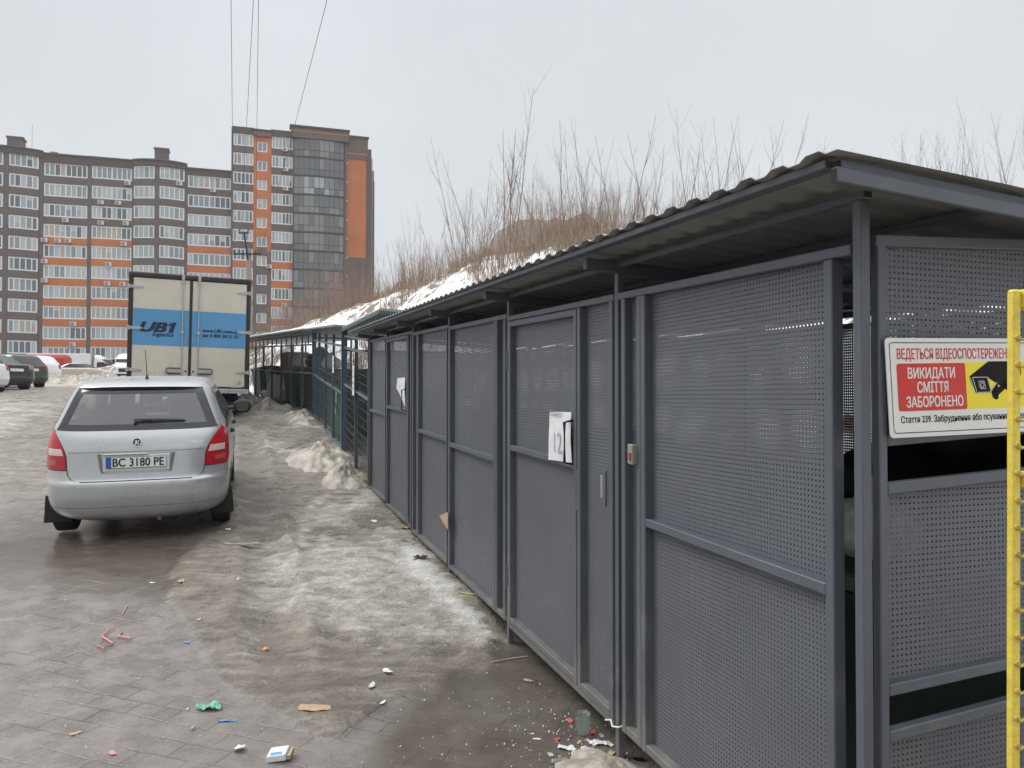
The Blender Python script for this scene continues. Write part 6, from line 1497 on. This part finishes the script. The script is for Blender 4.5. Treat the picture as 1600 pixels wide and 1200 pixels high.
for i in range(110):                                            # brush before the tower
    px = rs.uniform(400, 660); Y = rs.uniform(33, 50)
    s_, v_ = hill_sv((px-800)/1200*Y, Y)
    if v_ < 2.2: continue
    plant_px(rs.choice((3, 3, 2, 4, 3)), px, Y, rs.uniform(.6, 1.0)*(.75 if px < 500 else 1.0))
for i in range(50):                                            # low dead plants on the open slope
    px = rs.uniform(500, 1060); Y = rs.uniform(17, 34)
    s_, v_ = hill_sv((px-800)/1200*Y, Y)
    if not 1.6 < v_ < 6: continue
    plant_px(5, px, Y, rs.uniform(.4, .8))
for i in range(7):
    px = rs.uniform(1120, 1420); Y = rs.uniform(12, 20); s_, v_ = hill_sv((px-800)/1200*Y, Y)
    if v_ > 4.5: plant_px(rs.choice((2, 4)), px, Y, rs.uniform(.35, .5))
def dry_grass():
    r2 = random.Random(9); V = []; Fc = []
    for i in range(26000):
        px = r2.uniform(380, 1250); Y = r2.uniform(14, 48); x = (px-800)/1200*Y
        s, v = hill_sv(x, Y)
        if not .6 < v < 14: continue
        dens = mn.noise(Vector((x*.5, Y*.5, 2)))+.25*mn.noise(Vector((x*2, Y*2, 5)))+(.25 if v > 4.5 else -.12)
        if dens < .06 or mound(x, Y) > .3: continue
        z = hill_z(x, Y)[0]-.03
        for _ in range(3):
            a = r2.uniform(0, 6.28); h = r2.uniform(.18, .55); wd = r2.uniform(.006, .014); lx, ly = math.cos(a)*h*r2.uniform(.1, .8), math.sin(a)*h*r2.uniform(.1, .8); ox, oy = r2.uniform(-.12, .12), r2.uniform(-.12, .12)
            b = len(V); c, q = -math.sin(a)*wd, math.cos(a)*wd
            V += [(x+ox-c, Y+oy-q, z), (x+ox+c, Y+oy+q, z), (x+ox+lx*.5+c*.7, Y+oy+ly*.5+q*.7, z+h*.7), (x+ox+lx*.5-c*.7, Y+oy+ly*.5-q*.7, z+h*.7), (x+ox+lx, Y+oy+ly, z+h)]
            Fc += [(b, b+1, b+2, b+3), (b+3, b+2, b+4)]
    me = bpy.data.meshes.new('dry_grass'); me.from_pydata(V, [], Fc); me.materials.append(M['straw']); o = bpy.data.objects.new('dry_grass', me); COL.objects.link(o)
    tag(o, 'dry straw coloured grass standing out of the snow on the bank', 'grass', None, 'stuff')
dry_grass()

# ------------------------------------------------------------------ litter on the ground
def flat_scrap(name, label, px, py, outline, m_, h=.006, crumple=.01, rot=0., cat='litter', group=None, lift=.03):
    p = ground_at(px, py); c = sum(a for a, b in outline)/len(outline), sum(b for a, b in outline)/len(outline)
    bm = bmesh.new(); vs = [bm.verts.new((a-c[0], b-c[1], 0)) for a, b in outline]; f = bm.faces.new(vs); 
    bmesh.ops.triangulate(bm, faces=[f]); bmesh.ops.subdivide_edges(bm, edges=bm.edges[:], cuts=3, use_grid_fill=True)
    sd = px*.37
    for v in bm.verts: v.co.z = crumple*(1+mn.noise(Vector((v.co.x*30+sd, v.co.y*30, 1)))+.6*mn.noise(Vector((v.co.x*70+sd, v.co.y*70, 1))))
    r = bmesh.ops.extrude_face_region(bm, geom=bm.faces[:]); 
    for e_ in r['geom']:
        if isinstance(e_, bmesh.types.BMVert): e_.co.z += max(h*.3, .0015)
    bmesh.ops.recalc_face_normals(bm, faces=bm.faces); me = bpy.data.meshes.new(name); bm.to_mesh(me); bm.free(); me.materials.append(m_)
    o = bpy.data.objects.new(name, me); COL.objects.link(o); o.location = (p.x, p.y, p.z-.003); o.rotation_euler = (0, 0, rot); return tag(o, label, cat, group)
def blob(r, n, seed, ax=1., ay=1.): rr = random.Random(seed); return [(ax*r*(.7+.5*rr.random())*math.cos(6.283*k/n), ay*r*(.7+.5*rr.random())*math.sin(6.283*k/n)) for k in range(n)]
lg = mat('green_wrapper', (.16, .42, .28), .4, 0, .15, 20); lb = mat('blue_plastic', (.08, .30, .62), .35); lp = mat('pink_ribbon', (.62, .26, .27), .45); lo = mat('orange_peel', (.62, .28, .05), .6); lw = M['white']; lt = mat('teal_plastic', (.12, .42, .50), .4); lr = mat('red_peel', (.48, .10, .06), .55); lgrey = mat('grey_scrap', (.50, .50, .47), .6, 0, .2, 15)
flat_scrap('crumpled_wrapper', 'mint green crumpled plastic wrapper on the wet paving', 327, 1108, blob(.062, 12, 1, 1.1, .62), lg, crumple=.02, lift=.012)
flat_scrap('plastic_strip', 'short bright blue plastic strip beside the green wrapper', 356, 1127, [(-.042, -.012), (.040, -.004), (.043, .012), (-.034, .010)], lb, crumple=.006, lift=.01)
flat_scrap('plastic_bit', 'tiny teal plastic bit below the green wrapper', 301, 1140, [(-.006, -.014), (.006, -.010), (.008, .016), (-.004, .014)], lt, lift=.01)
flat_scrap('cardboard_piece', 'torn tan cardboard piece lying flat on the slush', 490, 1106, [(-.075, -.030), (.0, -.055), (.088, -.022), (.080, .018), (-.02, .034), (-.078, .026)], M['cardboard'], crumple=.005, lift=.035)
flat_scrap('plastic_bit', 'small light blue plastic bit on the edge of the slush', 292, 1005, [(-.02, -.008), (.018, -.009), (.012, .010), (-.014, .008)], lb, lift=.012)
flat_scrap('orange_peel', 'small orange scrap on the slush between car and ice', 414, 1016, blob(.024, 8, 5, 1, .6), lo, crumple=.012, lift=.04)
flat_scrap('paper_ball', 'round crumpled white paper beside the white carton', 374, 1173, blob(.030, 9, 8), lw, crumple=.02, lift=.012)
p = ground_at(436, 1186); mb = MB()
mb.box(-.042, .040, -.036, .036, .002, .034, 0, lambda x, y, z: (x+y*.12, y, z)); c_ = mb.build('drink_carton', M['white'], bevel=.004); c_.location = (p.x, p.y, p.z+.005); c_.rotation_euler = (R(6), R(-5), .12); tag(c_, 'squashed white drink carton with a blue stripe on the paving', 'carton')
mb = MB(); mb.box(-.030, .020, -.030, -.012, .0342, .0352); q = mb.build('blue_stripe', lb); q.parent = c_
mb = MB(); mb.box(.041, .058, -.030, .034, .004, .022, 0, lambda x, y, z: (x+y*.12, y, z)); q = mb.build('torn_flap', M['cardboard']); q.parent = c_
# pink ribbon
P3 = [ground_at(*q) for q in ((152, 1011), (163, 1017), (176, 1008), (159, 998), (168, 989), (180, 985))]; mb = MB(); mb.tube([Vector((a.x, a.y, a.z+.012+.004*(i % 2))) for i, a in enumerate(P3)], .0055, 5); tag(mb.build('pink_ribbon', lp, org=P3[2], smooth=True), 'pink zigzag ribbon lying on the wet paving', 'ribbon')
P3 = [ground_at(*q) for q in ((205, 1000), (185, 997), (191, 988), (186, 992))]; mb = MB(); mb.tube([Vector((a.x, a.y, a.z+.012)) for a in P3], .0055, 5); tag(mb.build('pink_ribbon', lp, org=P3[0], smooth=True), 'short bent end of pink ribbon beside the zigzag piece', 'ribbon')
flat_scrap('pale_stick', 'long pale slab of ice lying on the slush behind the car', 381, 853, [(-.17, -.02), (.10, -.03), (.17, .01), (.12, .035), (-.16, .02)], M['dirtysnow'], h=.05, crumple=.012, lift=.04)
def twig(label, pts, r, m_):
    P4 = [ground_at(*q) for q in pts]; mb = MB(); mb.tube([Vector((a.x, a.y, a.z+.006)) for a in P4], r, 5); tag(mb.build('twig', m_, org=P4[0]), label, 'twig')
twig('straight pale stick on the wet ground before the grey door', ((768, 1036), (795, 1031), (824, 1027)), .0045, mat('bleached_wood', (.52, .47, .40), .8))
twig('pale straw stick on the paving behind the car', ((191, 962), (195, 954), (199, 948)), .004, M['cardboard'])
twig('yellowish stalk at the foot of the middle grey panels', ((717, 926), (730, 929), (747, 930)), .008, mat('yellow_stalk', (.38, .36, .14), .7))
SCR = [(605, 1050, .042, 'torn white plastic scrap at the lower edge of the ice', lw), (581, 1072, .040, 'pale grey crumpled lump on the slush below the ice', lgrey), (598, 1098, .026, 'small pale flake beside the torn cardboard piece', lw), (825, 1064, .034, 'star shaped pale leaf scrap on the wet ground', M['cardboard']),
       (890, 1127, .030, 'orange peel strip next to the clear plastic cup', lr), (925, 1146, .026, 'curled red orange peel at the foot of the plastic cup', lr), (870, 1156, .024, 'orange scrap between cup and paper pile', lr), (931, 1162, .050, 'white crumpled paper at the foot of the grey shelter post', lw), (949, 1164, .040, 'torn printed wrapper against the grey shelter post', M['signwhite']), (885, 1170, .044, 'folded cream paper scrap near the plastic cup', M['signwhite']),
       (899, 1191, .034, 'pale blue milk packet corner at the bottom of the picture', mat('pale_blue', (.45, .62, .80), .5)), (873, 1190, .05, 'crushed clear plastic lid at the bottom of the picture', M['clearplastic']), (656, 872, .075, 'dark torn rag on the ice edge by the grey panels', M['bag_black']), (660, 842, .075, 'white crumpled paper under the grey panels', lw), (668, 846, .07, 'black crumpled plastic under the grey panels beside white paper', M['bag_black']),
       (686, 867, .045, 'small yellow lid under the middle grey panels', lo), (633, 826, .075, 'tan card lying at the foot of the far grey door', M['cardboard']), (584, 815, .05, 'small white scrap on bare ground beside the far grey panel', lw), (676, 858, .06, 'greenish paper under the grey panels by the yellow lid', lgrey), (839, 1155, .02, 'small white scrap on mud left of the plastic cup', lw), (795, 1097, .014, 'short white butt on mud below the straight stick', lw),
       (955, 1178, .03, 'brown paper scrap at the very foot of the grey shelter post', M['cardboard']), (915, 1172, .034, 'white torn label next to the folded cream paper', lw), (940, 1150, .024, 'grey paper flake just right of the plastic cup', lgrey), (860, 1180, .026, 'grey crumpled tissue left of the crushed lid', lgrey), (905, 1160, .022, 'brown crust between the plastic cup and the paper pile', M['cardboard']), (1000, 1188, .03, 'dark wet scrap under the nearest grey panel', M['bag_black']),
       (250, 962, .018, 'white butt on the paving behind the car', lw), (238, 911, .026, 'white flake on the wet paving behind the bumper', lw), (283, 909, .05, 'long pale flake at the slush edge behind the car', M['cardboard']), (262, 941, .022, 'small white flake on wet paving near the slush edge', lw), (312, 968, .022, 'thin white scrap on the slush edge', lw), (118, 1147, .03, 'brown scrap on the paving near the photo corner', M['cardboard']), (176, 1178, .028, 'faded pink scrap on the paving near the photo corner', lp),
       (400, 1172, .0, '', lw), (356, 828, .05, 'white flake behind the right rear wheel of the car', lw), (372, 905, .02, 'little pale stone chip on the slush', lw)]
for px, py, r_, lab_, m_ in SCR:
    if r_ > 0: flat_scrap('paper_scrap', lab_, px, py, blob(r_*.9, 9, int(px), 1.1, .55), m_, crumple=.22*r_, rot=random.uniform(0, 3), lift=.028 if px > 340 else .01)
p = ground_at(912, 1147); mb = MB(); mb.lathe([(.028, .002), (.030, .004), (.034, .05), (.038, .095), (.039, .096), (.0385, .094), (.033, .05), (.027, .006), (.0001, .006)], 24); o = mb.build('plastic_cup', M['clearplastic'], smooth=True); o.location = (p.x, p.y, p.z+.002); o.rotation_euler = (.1, -.08, 0); tag(o, 'clear empty plastic cup standing by the grey shelter post', 'cup')
def crumbs():
    r3 = random.Random(2); mb = MB()
    for i in range(520):
        if i < 300: px, py = 905+r3.gauss(0, 75), 1150+r3.gauss(0, 42)
        elif i < 400: px, py = r3.uniform(560, 900), r3.uniform(1000, 1195)
        elif i < 460: px, py = r3.uniform(20, 420), r3.uniform(880, 1190)
        else: t = r3.random(); px, py = 620+150*t+r3.gauss(0, 12), 815+150*t+r3.gauss(0, 10)
        if px > 700+(py-880)*.98+40 or py > 1215: continue
        p = ground_at(px, py); s = r3.uniform(.002, .0075)*(1.6 if i >= 460 else 1); a = r3.uniform(0, 3.14); c, q = math.cos(a)*s, math.sin(a)*s; k = r3.uniform(.15, .7); z = p.z+.002
        mb.face([(p.x-c, p.y-q, z), (p.x+q*k, p.y-c*k, z+.003), (p.x+c, p.y+q, z+.006), (p.x-q*k, p.y+c*k, z+.004)], r3.choice((0, 1, 2, 2, 2)))
    tag(mb.build('litter_crumbs', [lw, M['cardboard'], lgrey]), 'tiny pale crumbs of litter strewn over the ground', 'litter', None, 'stuff')
crumbs()
def haze():
    mb = MB(); mb.box(-190, 90, -25, 260, -3, 62)
    m = bpy.data.materials.new('thin_winter_haze'); m.use_nodes = True; t = m.node_tree; t.nodes.remove(t.nodes['Principled BSDF'])
    v = N(t, 'ShaderNodeVolumePrincipled'); v.inputs['Density'].default_value = .0005; v.inputs['Color'].default_value = (.93, .95, 1, 1); v.inputs['Anisotropy'].default_value = .2
    t.links.new(v.outputs[0], t.nodes['Material Output'].inputs['Volume'])
    o = mb.build('haze', m); tag(o, 'thin pale winter haze in the air over the yard', None, None, 'stuff')
haze()
for o in bpy.data.objects:
    if '_w' in o: del o['_w']
